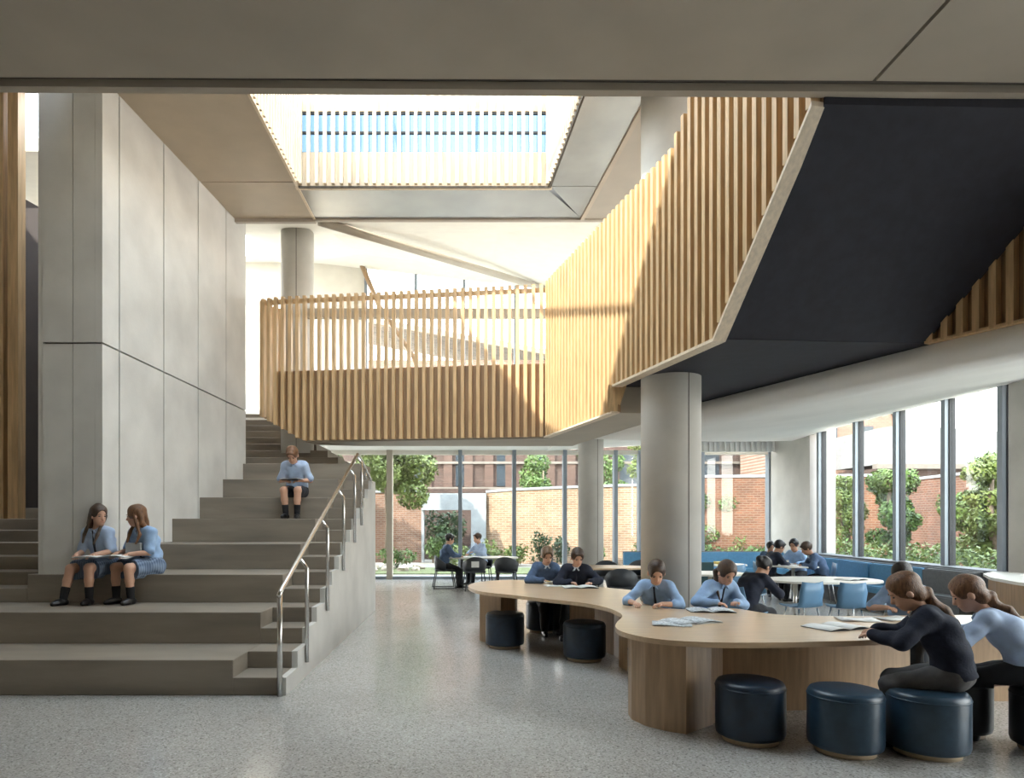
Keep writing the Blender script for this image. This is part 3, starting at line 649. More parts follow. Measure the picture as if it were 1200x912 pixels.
tree(13.9, 18.9, 3.6, .9, 'round bushy tree against the ivy wall', 'leaf', 5500, .1, 82, .25, .065)

# ================================================================== FURNITURE
TT = .75
# big snaking oak table
near = [(-.04, 9.62), (.06, 9.05), (.25, 8.75), (.51, 8.5), (.85, 8.12), (1.14, 7.84), (1.33, 7.6), (1.45, 7.3), (1.50, 6.9), (1.46, 6.6), (1.35, 6.3), (1.27, 6.0), (1.27, 5.75), (1.36, 5.52), (1.50, 5.37), (1.72, 5.27), (2.02, 5.23), (2.41, 5.24), (2.7, 5.28), (3.11, 5.34), (3.55, 5.5), (4.0, 5.78), (4.5, 6.03), (5.0, 6.1), (5.5, 6.08)]
far = [(5.75, 6.35), (5.5, 6.62), (5.0, 6.72), (4.4, 6.72), (3.8, 6.66), (3.4, 6.68), (3.05, 6.76), (2.90, 7.0), (2.80, 7.22), (2.55, 7.25), (2.25, 7.16), (2.02, 7.3), (1.95, 7.7), (2.02, 8.2), (2.15, 8.7), (2.12, 9.1), (1.7, 9.55), (1.2, 10.1), (.7, 10.6), (.25, 10.4), (.03, 10.05)]
outl = smooth_closed(near + far, 4)
t = thing('curved_table', (2.2, 7.5, 0), 'huge snaking oak table with curved panel legs and stools around', 'table')
prism('table_top', outl, TT - .042, TT, 'oak_top', t, .006)
def panel(name, pts, th, z1, parent, m='oak'):
    n = len(pts); A = []; Bq = []
    for i in range(n):
        tt = (Vector(pts[min(i + 1, n - 1)]) - Vector(pts[max(i - 1, 0)])).normalized(); nn = Vector((-tt.y, tt.x)); A.append(tuple(pts[i])); q = Vector(pts[i]) + nn * th; Bq.append((q.x, q.y))
    return prism(name, A + Bq[::-1], 0, z1, m, parent)
def arc(cx, cy, r, a0, a1, n=10): return [(cx + r * math.cos(math.radians(a0 + (a1 - a0) * i / n)), cy + r * math.sin(math.radians(a0 + (a1 - a0) * i / n))) for i in range(n + 1)]
prism('pedestal', [(.12, 9.5), (.40, 9.15), (.60, 9.3), (.66, 9.75), (.45, 10.1), (.2, 9.95)], 0, TT - .043, 'oak', t)
panel('panel_leg', [(1.35, 9.35), (1.62, 8.95), (1.78, 8.5), (1.80, 8.0)], .05, TT - .043, t)
panel('panel_leg', [(1.70, 7.85), (1.74, 7.6), (1.72, 7.3)], .05, TT - .043, t)
fr = [(1.45, 6.15), (1.37, 5.95), (1.36, 5.78), (1.43, 5.6), (1.55, 5.47), (1.695, 5.38)]
prism('pedestal', fr + [(1.98, 5.62), (2.16, 5.86), (2.1, 6.1), (1.8, 6.25)], 0, TT - .043, 'oak', t)
panel('panel_leg', [(2.22, 6.03), (3.0, 6.06), (3.6, 6.14), (4.0, 6.22)], .05, TT - .043, t)
panel('panel_leg', [(4.6, 6.35), (5.4, 6.36)], .05, TT - .043, t)

# drum stools
def stool_proto(x, y, m, label, r=.255, h=.46, group='drum stools around the big table'):
    t = thing('drum_stool', (x, y, 0), label, 'stool', group=group)
    lathe('plinth', [(r * .80, 0), (r * .80, .042)], 'plinth', t, 40)
    b = r; cu = lathe('cushion', [(b * .90, .040), (b * .97, .050), (b, .075), (b, h - .055), (b * .985, h - .03), (b * .93, h - .008), (b * .8, h), (b * .4, h + .004)], m, t, 48)
    lathe('piping', [(b + .001, h - .056), (b + .004, h - .051), (b + .001, h - .046)], m, cu, 48)
    return t
stool_proto(2.15, 5.26, 'stool', 'navy drum stool tucked in front of the table beside its curved pedestal')
stool_proto(2.74, 5.00, 'stool_blue', 'empty blue drum stool beside the seated girl in the navy jumper')
stool_proto(3.32, 4.97, 'stool_blue', 'blue drum stool under the girl in the navy jumper', .268)
stool_proto(3.84, 5.43, 'stool_black', 'near-black drum stool between the two girls on the table front')
stool_proto(4.26, 5.0, 'stool_black', 'near-black drum stool under the girl in the pale blue shirt')
stool_proto(.45, 9.05, 'stool', 'charcoal navy drum stool at the narrow table end by its pedestal')
stool_proto(1.08, 10.30, 'stool', 'charcoal drum stool under the boy in the blue jumper', .25)
stool_proto(1.55, 9.95, 'stool', 'charcoal drum stool under the boy in the navy jumper', .25)
stool_proto(1.37, 8.25, 'stool', 'charcoal drum stool in the inner curve of the table')
stool_proto(2.12, 7.66, 'stool', 'dark drum stool under the girl writing by the thick column', .25)
stool_proto(2.70, 7.72, 'stool', 'dark drum stool under the girl reading behind the table', .25)
stool_proto(4.55, 7.12, 'stool', 'dark drum stool under the girl half hidden across the table', .25)
stool_proto(1.80, 6.72, 'stool', 'navy drum stool pushed into the table notch, mostly hidden by the pedestal', .25)

# open books and papers
def book(x, y, z, rz, wd, hh, label, m='paper', cover='book_dark', name='open_book'):
    t = thing(name, (x, y, z), label, 'book', rz)
    lbox('cover', -wd / 2 - .004, wd / 2 + .004, -hh / 2, hh / 2, .0005, .004, cover, t)
    for s_ in (-1, 1):
        V = []; F = []; n = 6
        for i in range(n + 1):
            u = i / n; x_ = s_ * u * wd / 2; z_ = .006 + .016 * math.sin(min(1, u * 1.6) * math.pi * .5) * (1 - u) ** .6 * 1.6
            for yy in (-hh / 2 + .004, hh / 2 - .004): V.append((x_, yy, z_))
        for i in range(n): F.append((2 * i, 2 * i + 1, 2 * i + 3, 2 * i + 2))
        o = mesh('pages', V, F, m, t, True); o.modifiers.new('thickness', 'SOLIDIFY').thickness = .004
    return t
def sheet(x, y, z, rz, wd, hh, label, m='paper', name='paper_sheet'):
    t = thing(name, (x, y, z), label, 'paper', rz)
    V = []; F = []; n = 5
    for i in range(n + 1):
        for j in range(2): V.append(((i / n - .5) * wd, (j - .5) * hh, .002 + .005 * math.sin(i * 1.3 + j)))
    for i in range(n): F.append((2 * i, 2 * i + 1, 2 * i + 3, 2 * i + 2))
    o = mesh('page', V, F, m, t, True, loc=(0, 0, .004)); o.modifiers.new('thickness', 'SOLIDIFY').thickness = .002
    lbox('backing_sheet', -wd / 2 * .96, wd / 2 * .96, -hh / 2 * .9, hh / 2 * .9, .0005, .002, 'paper', t); return t
ZP = TT + .001
book(1.50, 9.42, ZP, .05, .46, .30, 'open white book before the boy in the navy jumper')
sheet(1.20, 9.62, ZP, .2, .32, .24, 'loose paper beside the open book of the two boys')
book(2.02, 6.28, ZP, .35, .46, .32, 'large open printed book before the girl by the column', 'paper_print', 'paper')
sheet(1.80, 6.12, ZP, -.25, .34, .24, 'loose printed paper under the open book near the column', 'paper_print')
book(2.46, 7.02, ZP, -.1, .44, .30, 'open book held by the girl reading behind the table', 'paper_print', 'book_dark')
book(3.18, 5.95, ZP, .35, .46, .32, 'dark covered open book before the girl in the navy jumper')
sheet(3.62, 6.40, ZP, -.2, .34, .26, 'white paper on the far side of the table by the half hidden girl')
sheet(4.0, 6.45, ZP, .3, .32, .24, 'second white paper under the hand of the half hidden girl')
t = thing('snack_tub', (1.12, 9.86, ZP), 'small clear tub with pale snacks on the table by the boys', 'tub')
lathe('tub', [(.05, 0), (.07, .045), (.065, .045), (.048, .006)], 'paper', t, 20); lathe('snacks', [(.045, .02), (.055, .035), (.02, .05)], 'folder_yellow', t, 14)

# dark tub chairs and light tables by the back windows
def tub_chair(x, y, rz, m, label, group, paper=False, h=.80):
    t = thing('tub_chair', (x, y, 0), label, 'chair', rz, group)
    lbox('seat', -.25, .25, -.24, .26, .42, .47, m, t, .02)
    V = []; F = []; n = 16
    for i in range(n + 1):
        a = math.pi * (1 + i / n); e_ = math.sin(math.pi * i / n)
        px, py = .28 * math.cos(a), .27 * math.sin(a) * .95 + .02
        for zz, k in ((.44, .92), (.44 + (h - .44) * (.45 + .55 * e_), 1.06)): V.append((px * k, py * k, zz))
    for i in range(n): F.append((2 * i, 2 * i + 2, 2 * i + 3, 2 * i + 1))
    o = mesh('backrest', V, F, m, t, True); o.modifiers.new('thickness', 'SOLIDIFY').thickness = .028
    for sx_, sy_ in ((-1, -1), (1, -1), (-1, 1), (1, 1)):
        ltube('leg', [(sx_ * .20, sy_ * .19, .42), (sx_ * .25, sy_ * .27, 0.0)], .013, 'frame_dark', t, 8)
    for sx_ in (-1, 1): ltube('runner', [(sx_ * .25, -.27, .014), (sx_ * .25, .27, .014)], .012, 'frame_dark', t, 6)
    if paper: lbox('paper_tag', -.12, .06, -.318, -.312, .56, .70, 'paper', t)
    return t
def pillar_table(x, y, pts, legs, label, m='table_white', z=.75):
    t = thing('cafe_table', (x, y, 0), label, 'table')
    prism('table_top', [(x + a, y + b) for a, b in pts], z - .03, z, m, t, .006)
    for lx, ly in legs:
        ltube('leg', [(lx, ly, .03), (lx, ly, z - .03)], .035, 'frame_dark' if m != 'table_white' or y > 16 else 'steel', t, 10); o = lathe('foot', [(.2, 0), (.2, .012), (.05, .03)], 'frame_dark' if y > 16 else 'steel', t, 20, loc=(lx, ly, 0))
    return t
def superell(a, b, n=28, p=2.6): return [(a * math.copysign(abs(math.cos(q)) ** (2 / p), math.cos(q)), b * math.copysign(abs(math.sin(q)) ** (2 / p), math.sin(q))) for q in [2 * math.pi * i / n for i in range(n)]]
pillar_table(.22, 16.95, superell(.95, .45), ((-.45, 0), (.45, 0)), 'long pale table by the back windows with two seated children')
tub_chair(-.66, 16.75, -1.45, 'chair_dark', 'dark tub chair under the child on the stair side of the back table', 'dark tub chairs at the back table')
tub_chair(.08, 16.25, .15, 'chair_dark', 'dark tub chair with a white paper tag on its back', 'dark tub chairs at the back table', True)
tub_chair(.84, 16.22, -.2, 'chair_dark', 'empty dark tub chair tucked under the back table', 'dark tub chairs at the back table')
tub_chair(.28, 17.72, 3.0, 'chair_dark', 'dark tub chair under the child facing the stair at the back table', 'dark tub chairs at the back table')
tub_chair(1.75, 16.6, 1.2, 'chair_dark', 'dark tub chair standing between the back table and the round column', 'dark tub chairs at the back table')
pillar_table(2.62, 13.5, superell(.85, .48), ((-.45, 0), (.45, 0)), 'oak topped table between the two round columns', 'oak_top')
tub_chair(2.0, 12.6, .3, 'chair_dark', 'dark chair behind the boys at the oak topped table', 'dark chairs at the oak topped table')
tub_chair(2.75, 12.5, -.2, 'chair_dark', 'dark chair at the middle of the oak topped table', 'dark chairs at the oak topped table')
tub_chair(2.9, 14.5, 3.1, 'chair_dark', 'dark chair on the window side of the oak topped table', 'dark chairs at the oak topped table')
tub_chair(3.65, 14.7, 2.8, 'chair_dark', 'dark chair on the window side beside the thick column', 'dark chairs at the oak topped table')
# blue shell chairs and white tables near the booth
def shell_chair(x, y, rz, label, m='chair_blue'):
    t = thing('shell_chair', (x, y, 0), label, 'chair', rz, 'blue shell chairs by the white tables')
    bm = bmesh.new(); rows = []
    prof = [(.22, .445), (.10, .43), (-.05, .43), (-.17, .45), (-.215, .53), (-.235, .66), (-.25, .80)]
    for j, (yy, zz) in enumerate(prof):
        wd = [.20, .22, .22, .21, .19, .20, .17][j]; rows.append([bm.verts.new((wd * u, yy + (.03 * abs(u) ** 2 if zz > .5 else 0), zz + .02 * abs(u) ** 2)) for u in (-1, -.6, 0, .6, 1)])
    for a, b in zip(rows[:-1], rows[1:]):
        for i in range(4): bm.faces.new((a[i], a[i + 1], b[i + 1], b[i]))
    o = from_bm('shell', bm, m, t, True); o.modifiers.new('thickness', 'SOLIDIFY').thickness = .012
    for sx_, sy_ in ((-1, -1), (1, -1), (-1, 1), (1, 1)): ltube('leg', [(sx_ * .15, sy_ * .13, .43), (sx_ * .21, sy_ * .20, 0)], .010, 'steel', t, 8)
    return t
pillar_table(5.5, 10.7, superell(.88, .55, 32, 2.4), ((-.42, 0), (.42, 0)), 'white soft-cornered table before the blue booth')
pillar_table(6.63, 14.05, superell(.55, .55, 28, 2.2), ((0, 0),), 'white round-cornered table with three children by the corner pier')
pillar_table(5.25, 14.3, superell(.5, .4, 28, 2.4), ((0, 0),), 'small white table between the booth and the corner table')
pillar_table(4.2, 12.0, superell(.6, .45, 28, 2.4), ((0, 0),), 'small white table behind the reading girl')
shell_chair(4.72, 9.75, .25, 'blue shell chair at the white table corner close to the dark dressed child')
shell_chair(5.3, 9.65, -.1, 'blue shell chair at the middle of the white table near side')
shell_chair(6.1, 9.70, -.35, 'pale blue shell chair at the window end of the white table')
shell_chair(4.62, 11.3, 2.4, 'blue shell chair across the white table from the oak one')
shell_chair(5.1, 13.4, .2, 'blue shell chair at the small white table')
tag(box('yellow_folder', 5.12, 5.34, 14.2, 14.42, .751, .80, 'folder_yellow'), 'yellow box file on the small white table', 'box file')

# booth seating under the windows
def booth(name, pts, h, seat_d, label, colours, back='booth_grey', base='booth_grey'):
    t = thing(name, (pts[0][0], pts[0][1], 0), label, 'booth')
    for i, (a, b) in enumerate(zip(pts[:-1], pts[1:])):
        m = colours[i % len(colours)]; A = Vector(a); Bq = Vector(b); d_ = (Bq - A).normalized(); nn = Vector((d_.y, -d_.x))   # nn points to the sitters
        g = d_ * .01
        def quad(o0, o1): return [tuple(A + g + nn * o0), tuple(Bq - g + nn * o0), tuple(Bq - g + nn * o1), tuple(A + g + nn * o1)]
        prism('back_cushion', quad(.06, .17), .42, h - .02, m, t, .02)
        prism('seat_cushion', quad(.06, seat_d), .33, .45, m, t, .025)
        prism('base', quad(.06, seat_d - .06), 0, .33, base, t)
        prism('back_panel', quad(.0, .06), 0, h, back, t)
    return t
booth('booth_seat', [(8.12, 10.75), (8.02, 11.9), (7.85, 13.2), (7.95, 14.5), (7.8, 15.6)][::-1], .86, .52, 'long blue booth seat beneath the side windows', ['booth_blue', 'booth_blue', 'booth_blue', 'booth_grey'])
booth('booth_seat', [(3.9, 17.6), (5.2, 17.55), (6.6, 17.7), (8.0, 17.5)], .86, .6, 'blue booth seat along the back garden windows', ['booth_blue'])
booth('booth_seat', [(3.55, 13.7), (4.9, 13.75)][::-1], .82, .10, 'dark green backed booth partition behind the reading girl', ['booth_blue'], 'booth_green', 'booth_green')
t = thing('timber_counter', (7.4, 9.2, 0), 'curved timber backed counter with a pale top beside the near pier', 'counter')
crv = [(6.9, 7.9), (6.95, 8.6), (7.15, 9.3), (7.5, 9.9), (7.95, 10.3)]
strip('front_panel', crv, 0, .86, 0, -.08, 'oak', t); strip('counter_top', crv, .86, .90, .06, -.42, 'table_white', t); strip('rear_panel', crv, 0, .86, -.30, -.04, 'oak', t)
book(5.9, 10.6, .751, .4, .4, .28, 'open book lying on the white table before the booth')
sheet(6.4, 13.75, .751, .2, .3, .22, 'white paper on the corner table among the children'); sheet(6.75, 14.2, .751, -.4, .3, .22, 'printed paper on the corner table by the pier', 'paper_print')
sheet(.0, 16.8, .751, .3, .3, .2, 'paper on the long back table')

# ================================================================== PEOPLE
def surface_nets(f, org, h):
    ins = f < 0; c = np.zeros(tuple(s - 1 for s in f.shape), np.int8)
    for a in (0, 1):
        for b in (0, 1):
            for d in (0, 1): c += ins[a:f.shape[0] - 1 + a, b:f.shape[1] - 1 + b, d:f.shape[2] - 1 + d]
    act = (c > 0) & (c < 8); idx = -np.ones(act.shape, np.int64); I = np.argwhere(act); idx[act] = np.arange(len(I))
    acc = np.zeros((len(I), 3)); cnt = np.zeros(len(I))
    cor = [(a, b, d) for a in (0, 1) for b in (0, 1) for d in (0, 1)]
    fv = {q: f[I[:, 0] + q[0], I[:, 1] + q[1], I[:, 2] + q[2]] for q in cor}
    for q in cor:
        for ax in range(3):
            if q[ax]: continue
            r = list(q); r[ax] = 1; r = tuple(r); A = fv[q]; Bq = fv[r]; m = (A < 0) != (Bq < 0)
            t = np.where(m, A / np.where(m, A - Bq, 1), 0); p = np.repeat(np.array(q, float)[None], len(I), 0); p[:, ax] += t
            acc[m] += p[m]; cnt[m] += 1
    V = (I + acc / cnt[:, None]) * h + org; F = []
    for ax in range(3):
        u, v = (ax + 1) % 3, (ax + 2) % 3; sl0 = [slice(1, -1)] * 3; sl1 = [slice(1, -1)] * 3
        sl0[ax] = slice(0, -1); sl1[ax] = slice(1, None)
        A = ins[tuple(sl0)]; Bq = ins[tuple(sl1)]
        for fl in (0, 1):
            E_ = np.argwhere((A & ~Bq) if fl == 0 else (~A & Bq))
            if not len(E_): continue
            g = E_.copy(); g[:, u] += 1; g[:, v] += 1
            def cell(du, dv): q = g.copy(); q[:, u] += du; q[:, v] += dv; return idx[q[:, 0], q[:, 1], q[:, 2]]
            Q = np.stack([cell(-1, -1), cell(0, -1), cell(0, 0), cell(-1, 0)], 1)
            F.append(Q if fl == 0 else Q[:, ::-1])
    return V, np.concatenate(F)
def blob(prims, h, cuts=(), wr=0):
    lo = np.full(3, 1e9); hi = -lo
    for p in prims:
        if p[0] == 'rc':
            a, b = np.array(p[1]), np.array(p[2]); r = max(p[3], p[4]); lo = np.minimum(lo, np.minimum(a, b) - r); hi = np.maximum(hi, np.maximum(a, b) + r)
        elif p[0] == 'el': c = np.array(p[1]); r = max(p[2]); lo = np.minimum(lo, c - r); hi = np.maximum(hi, c + r)
    lo -= 3 * h + .01; hi += 3 * h + .01; n = np.ceil((hi - lo) / h).astype(int) + 1
    f = np.full(n, 1.0, np.float32); ax = [lo[i] + h * np.arange(n[i]) for i in range(3)]
    for p in prims:
        k = p[-1]
        if p[0] == 'rc':
            a, b = np.array(p[1], float), np.array(p[2], float); r = max(p[3], p[4]); l2 = np.minimum(a, b) - r; h2 = np.maximum(a, b) + r
        else:
            c = np.array(p[1], float); r = max(p[2]); l2 = c - r; h2 = c + r
        mg = k + 3 * h; i0 = np.clip(np.floor((l2 - mg - lo) / h).astype(int), 0, n - 1); i1 = np.clip(np.ceil((h2 + mg - lo) / h).astype(int) + 1, 1, n)
        sl = tuple(slice(x, y) for x, y in zip(i0, i1))
        X, Y, Z = np.meshgrid(*[ax[i][i0[i]:i1[i]] for i in range(3)], indexing='ij')
        if p[0] == 'rc':
            d = b - a; L2 = max(d @ d, 1e-9); t = np.clip(((X - a[0]) * d[0] + (Y - a[1]) * d[1] + (Z - a[2]) * d[2]) / L2, 0, 1)
            D = np.sqrt((X - a[0] - t * d[0]) ** 2 + (Y - a[1] - t * d[1]) ** 2 + (Z - a[2] - t * d[2]) ** 2) - (p[3] + (p[4] - p[3]) * t)
        else:
            Rm = p[3]; P = np.stack([X - c[0], Y - c[1], Z - c[2]], -1) @ Rm      # into the ellipsoid frame
            rd = np.array(p[2]); q = P / rd; k0 = np.linalg.norm(q, axis=-1); k1 = np.linalg.norm(q / rd, axis=-1); D = k0 * (k0 - 1) / np.maximum(k1, 1e-6)
        D = D.astype(np.float32); g = f[sl]
        if p[0] == 'el' and len(p) == 6 and p[4] == 'sub':
            f[sl] = np.maximum(g, -D)
        else:
            hh = np.clip(.5 + .5 * (g - D) / max(k, 1e-4), 0, 1); f[sl] = g * (1 - hh) + D * hh - k * hh * (1 - hh)
    if wr:
        X, Y, Z = np.meshgrid(*ax, indexing='ij'); f += (wr * (np.sin(34 * X + 19 * Z + 2 * np.sin(9 * Y)) + np.sin(29 * Y - 41 * Z + 1 + 2 * np.sin(11 * X)) + np.sin(23 * X + 37 * Y + 31 * Z + 2)) / 2).astype(np.float32)
    if cuts:
        X, Y, Z = np.meshgrid(*ax, indexing='ij')
        for pt, nn in cuts: f = np.maximum(f, ((X - pt[0]) * nn[0] + (Y - pt[1]) * nn[1] + (Z - pt[2]) * nn[2]).astype(np.float32))
    f[0] = f[-1] = 1; f[:, 0] = f[:, -1] = 1; f[:, :, 0] = f[:, :, -1] = 1
    return surface_nets(f, lo, h)
def npmesh(name, parts, mats, parent):
    """parts: list of (verts, faces, material index)"""
    V = []; F = []; MI = []; o = 0
    for v, fc, mi in parts:
        V += [tuple(map(float, q)) for q in v]; F += [tuple(int(i) + o for i in q) for q in fc]; MI += [mi] * len(fc); o = len(V)
    me = bpy.data.meshes.new(name); me.from_pydata(V, [], F)
    for m in mats: me.materials.append(M[m])
    me.polygons.foreach_set('material_index', MI); me.polygons.foreach_set('use_smooth', [True] * len(F)); me.update()
    return link(name, me, parent)
def ik(a, b, l1, l2, pole):
    a, b, pole = Vector(a), Vector(b), Vector(pole); d = b - a; L = d.length
    if L > (l1 + l2) * .999: b = a + d * ((l1 + l2) * .999 / L); d = b - a; L = d.length
    x = (L * L + l1 * l1 - l2 * l2) / (2 * L); hgt = math.sqrt(max(l1 * l1 - x * x, 0)); u = d / L; p = pole - u * pole.dot(u); p.normalize()
    return a + u * x + p * hgt, b
def sph(c, r, Rm, seg=8, rings=5):
    V = []; F = []
    for i in range(rings + 1):
        th = math.pi * i / rings
        for k in range(seg):
            a = 2 * math.pi * k / seg; V.append(Vector(c) + Rm @ Vector((r[0] * math.sin(th) * math.cos(a), r[1] * math.sin(th) * math.sin(a), r[2] * math.cos(th))))
    for i in range(rings):
        for k in range(seg): F.append((i * seg + k, (i + 1) * seg + k, (i + 1) * seg + (k + 1) % seg, i * seg + (k + 1) % seg))
    return V, F
def person(loc, face, label, seat=.46, lean=18, curl=14, yaw=0, pitch=30, roll=0, tilt=0, hands=None, feet=None, top='shirt', top_m='shirt_blue', sleeve='short', tie=False, bottom='trousers', bottom_m='trouser_dark',
           hair='short', hair_m='hair_brown', skin='skin', h=.014, s=.95, group=None, pole=(.9, -.25, -.5), collar=True):
    """seated figure; loc is the seat contact point, face the compass turn (0 = looking along +Y); local x is the sitter's right, y forward"""
    root = thing('person', loc, label, 'person', face, group); root.scale = (s, s, s)
    V3 = Vector; gz = -seat / s
    def dr(a): return V3((math.sin(math.radians(tilt)), math.sin(math.radians(a)), math.cos(math.radians(a)))).normalized()
    P = V3((0, 0, .115)); W = P + dr(lean * .5) * .15; C = W + dr(lean) * .16; N = C + dr(lean + curl) * .17
    sr = V3((1, 0, 0)); SH = [N - dr(lean + curl) * .035 + sr * .145 * q for q in (1, -1)]
    fw = V3((0, 1, 0))
    Rh = Matrix.Rotation(math.radians(yaw), 3, 'Z') @ Matrix.Rotation(math.radians(-pitch), 3, 'X') @ Matrix.Rotation(math.radians(roll), 3, 'Y')
    HS = 1.16; H = N + dr(lean * .7) * .05 + Rh @ V3((0, .035, .140)); Rn = np.array(Rh)
    hp = lambda x, y, z: H + Rh @ V3((x, y, z)) * HS
    hands = hands or [(.14, .40, .34), (-.14, .40, .34)]
    EL = []; WR = []
    for i, q in enumerate((1, -1)):
        e_, w_ = ik(SH[i], hands[i], .265, .235, (q * pole[0], pole[1], pole[2])); EL.append(e_); WR.append(w_)
    HIP = [V3((.082 * q, .01, .105)) for q in (1, -1)]
    feet = feet or [(.11, .36, None), (-.11, .38, None)]
    KN = []; AN = []
    for i, q in enumerate((1, -1)):
        z = gz + .075 if feet[i][2] is None else feet[i][2]; k_, a_ = ik(HIP[i], (feet[i][0], feet[i][1], z), .40, .385, (q * .12, 1, .9)); KN.append(k_); AN.append(a_)
    # ---- one continuous skin surface
    b = []
    for q in (1, -1): b += [('rc', P + sr * .06 * q, W + sr * .05 * q, .105, .092, .05), ('rc', W + sr * .05 * q, C + sr * .06 * q, .092, .098, .05), ('rc', C + sr * .06 * q, N - dr(lean) * .06 + sr * .07 * q, .098, .075, .05)]
    b += [('rc', SH[0], SH[1], .058, .058, .04), ('rc', N - dr(lean) * .03, H + Rh @ V3((0, -.02, -.05)), .055, .05, .03)]
    for i in (0, 1):
        b += [('rc', SH[i], EL[i], .050, .040, .03), ('rc', EL[i], WR[i], .040, .026, .015), ('rc', HIP[i], KN[i], .088, .060, .03), ('rc', KN[i], KN[i] + (AN[i] - KN[i]) * .4, .058, .054, .02), ('rc', KN[i] + (AN[i] - KN[i]) * .4, AN[i], .054, .036, .02)]
    head = [('el', hp(0, -.012, .030), (.074 * HS, .094 * HS, .088 * HS), Rn, .02), ('el', hp(0, .028, -.045), (.054 * HS, .062 * HS, .062 * HS), Rn, .035), ('el', hp(0, .050, -.085), (.030 * HS, .030 * HS, .022 * HS), Rn, .03), ('rc', hp(0, .080, .012), hp(0, .100, -.026), .009, .014, .014),
            ('el', hp(.075, -.005, -.012), (.012 * HS, .022 * HS, .032 * HS), Rn, .006), ('el', hp(-.075, -.005, -.012), (.012 * HS, .022 * HS, .032 * HS), Rn, .006), ('rc', hp(-.022, .074, -.055), hp(.022, .074, -.055), .014, .014, .012)]
    b += head
    for i, q in enumerate((1, -1)):                       # palms
        fd = (WR[i] - EL[i]).normalized(); fd = (fd + V3((-q * .25, .2, -.25))).normalized(); sd2 = fd.cross(V3((0, 0, 1))).normalized()
        pc = WR[i] + fd * .062
        for u in (-.018, .0, .018): b.append(('rc', WR[i] + sd2 * u * .6, pc + sd2 * u, .017, .013, .012))
    v, f_ = blob(b, h); parts = [(v, f_, 0)]
    for i, q in enumerate((1, -1)):                       # fingers and thumb, bent at the knuckles
        fd = (WR[i] - EL[i]).normalized(); fd = (fd + V3((-q * .25, .2, -.25))).normalized(); sd2 = fd.cross(V3((0, 0, 1))).normalized(); up = sd2.cross(fd); pc = WR[i] + fd * .062
        for j, (u, l) in enumerate(((-.027, .054), (-.009, .064), (.009, .068), (.027, .060))):
            l = l if q > 0 else (.060, .068, .064, .054)[j]; p0 = pc + sd2 * u - fd * .012
            parts.append(tubev([p0, p0 + fd * l * .45 + up * .004, p0 + fd * l * .8 - up * .010, p0 + fd * l - up * .026], [.0095, .009, .008, .0055], 6) + (0,))
        ths = sd2 * (-q) if (sd2.x * q > 0) else sd2 * q
        p0 = WR[i] + fd * .018 + ths * .018
        parts.append(tubev([p0, p0 + ths * .026 + fd * .02, p0 + ths * .034 + fd * .045 - up * .008, p0 + ths * .030 + fd * .062 - up * .014], [.012, .0115, .010, .006], 6) + (0,))
    for q in (1, -1):
        parts.append(sph(hp(.031 * q, .0785, .006), (.0135 * HS, .007 * HS, .006 * HS), Rh) + (1,))
        parts.append(tubev([hp(.018 * q, .087, .024), hp(.033 * q, .086, .028), hp(.047 * q, .074, .023)], .0035, 5) + (2,))
    parts.append(tubev([hp(-.020, .086, -.056), hp(-.007, .0905, -.054), hp(.007, .0905, -.054), hp(.020, .086, -.056)], [.003, .0045, .0045, .003], 5) + (3,))
    npmesh('body', parts, [skin, 'eye', hair_m, 'lips'], root)
    # ---- shirt or jumper
    g = .016 if top == 'shirt' else .022; t_ = []
    for q in (1, -1): t_ += [('rc', P + dr(0) * .0 + sr * .058 * q, W + sr * .052 * q, .112 + g, .098 + g, .05), ('rc', W + sr * .052 * q, C + sr * .06 * q, .098 + g, .102 + g, .05), ('rc', C + sr * .06 * q, N - dr(lean) * .06 + sr * .07 * q, .102 + g, .074 + g, .05)]
    t_ += [('rc', SH[0], SH[1], .058 + g, .058 + g, .05)]
    for i in (0, 1):
        if sleeve == 'short': t_ += [('rc', SH[i], EL[i] + (SH[i] - EL[i]) * .12, .054 + g, .050 + g, .035)]
        elif sleeve == 'rolled': t_ += [('rc', SH[i], EL[i], .052 + g, .043 + g, .03), ('rc', EL[i], EL[i] + (WR[i] - EL[i]) * .30, .043 + g, .040 + g, .02)]
        else: t_ += [('rc', SH[i], EL[i], .052 + g, .043 + g, .03), ('rc', EL[i], WR[i] - (WR[i] - EL[i]) * .04, .043 + g, .026 + g, .02)]
    nd = (H + Rh @ V3((0, -.02, -.06)) - N).normalized()
    t_ += [('el', N + nd * .075, (.062, .062, .075), np.array(nd.to_track_quat('Z', 'Y').to_matrix()), 'sub', .0)]
    v, f_ = blob(t_, h, [(V3((0, 0, .075)), V3((0, -.25, -1)).normalized())], .0065); npmesh('shirt' if top == 'shirt' else 'jumper', [(v, f_, 0)], [top_m], root)
    if collar:
        cp = []
        for a in range(0, 360, 20):
            ca, sa = math.cos(math.radians(a)), math.sin(math.radians(a)); cp.append(N + nd * (.012 + .008 * (sa < 0) - .022 * max(0, sa) ** 3) + sr * .066 * ca + V3((0, .066 * sa, 0)))
        Vc, Fc = tubev(cp + [cp[0]], .012, 6); pc_ = [(Vc, Fc, 0)]
        for q in (1, -1):
            a0 = N + nd * -.004 + V3((q * .012, .072, -.004)); pc_.append(tubev([a0, a0 + V3((q * .022, .012, -.030)), a0 + V3((q * .040, .006, -.042))], [.012, .014, .004], 6) + (0,))
        npmesh('collar', pc_, ['collar' if top == 'jumper' else top_m], root)
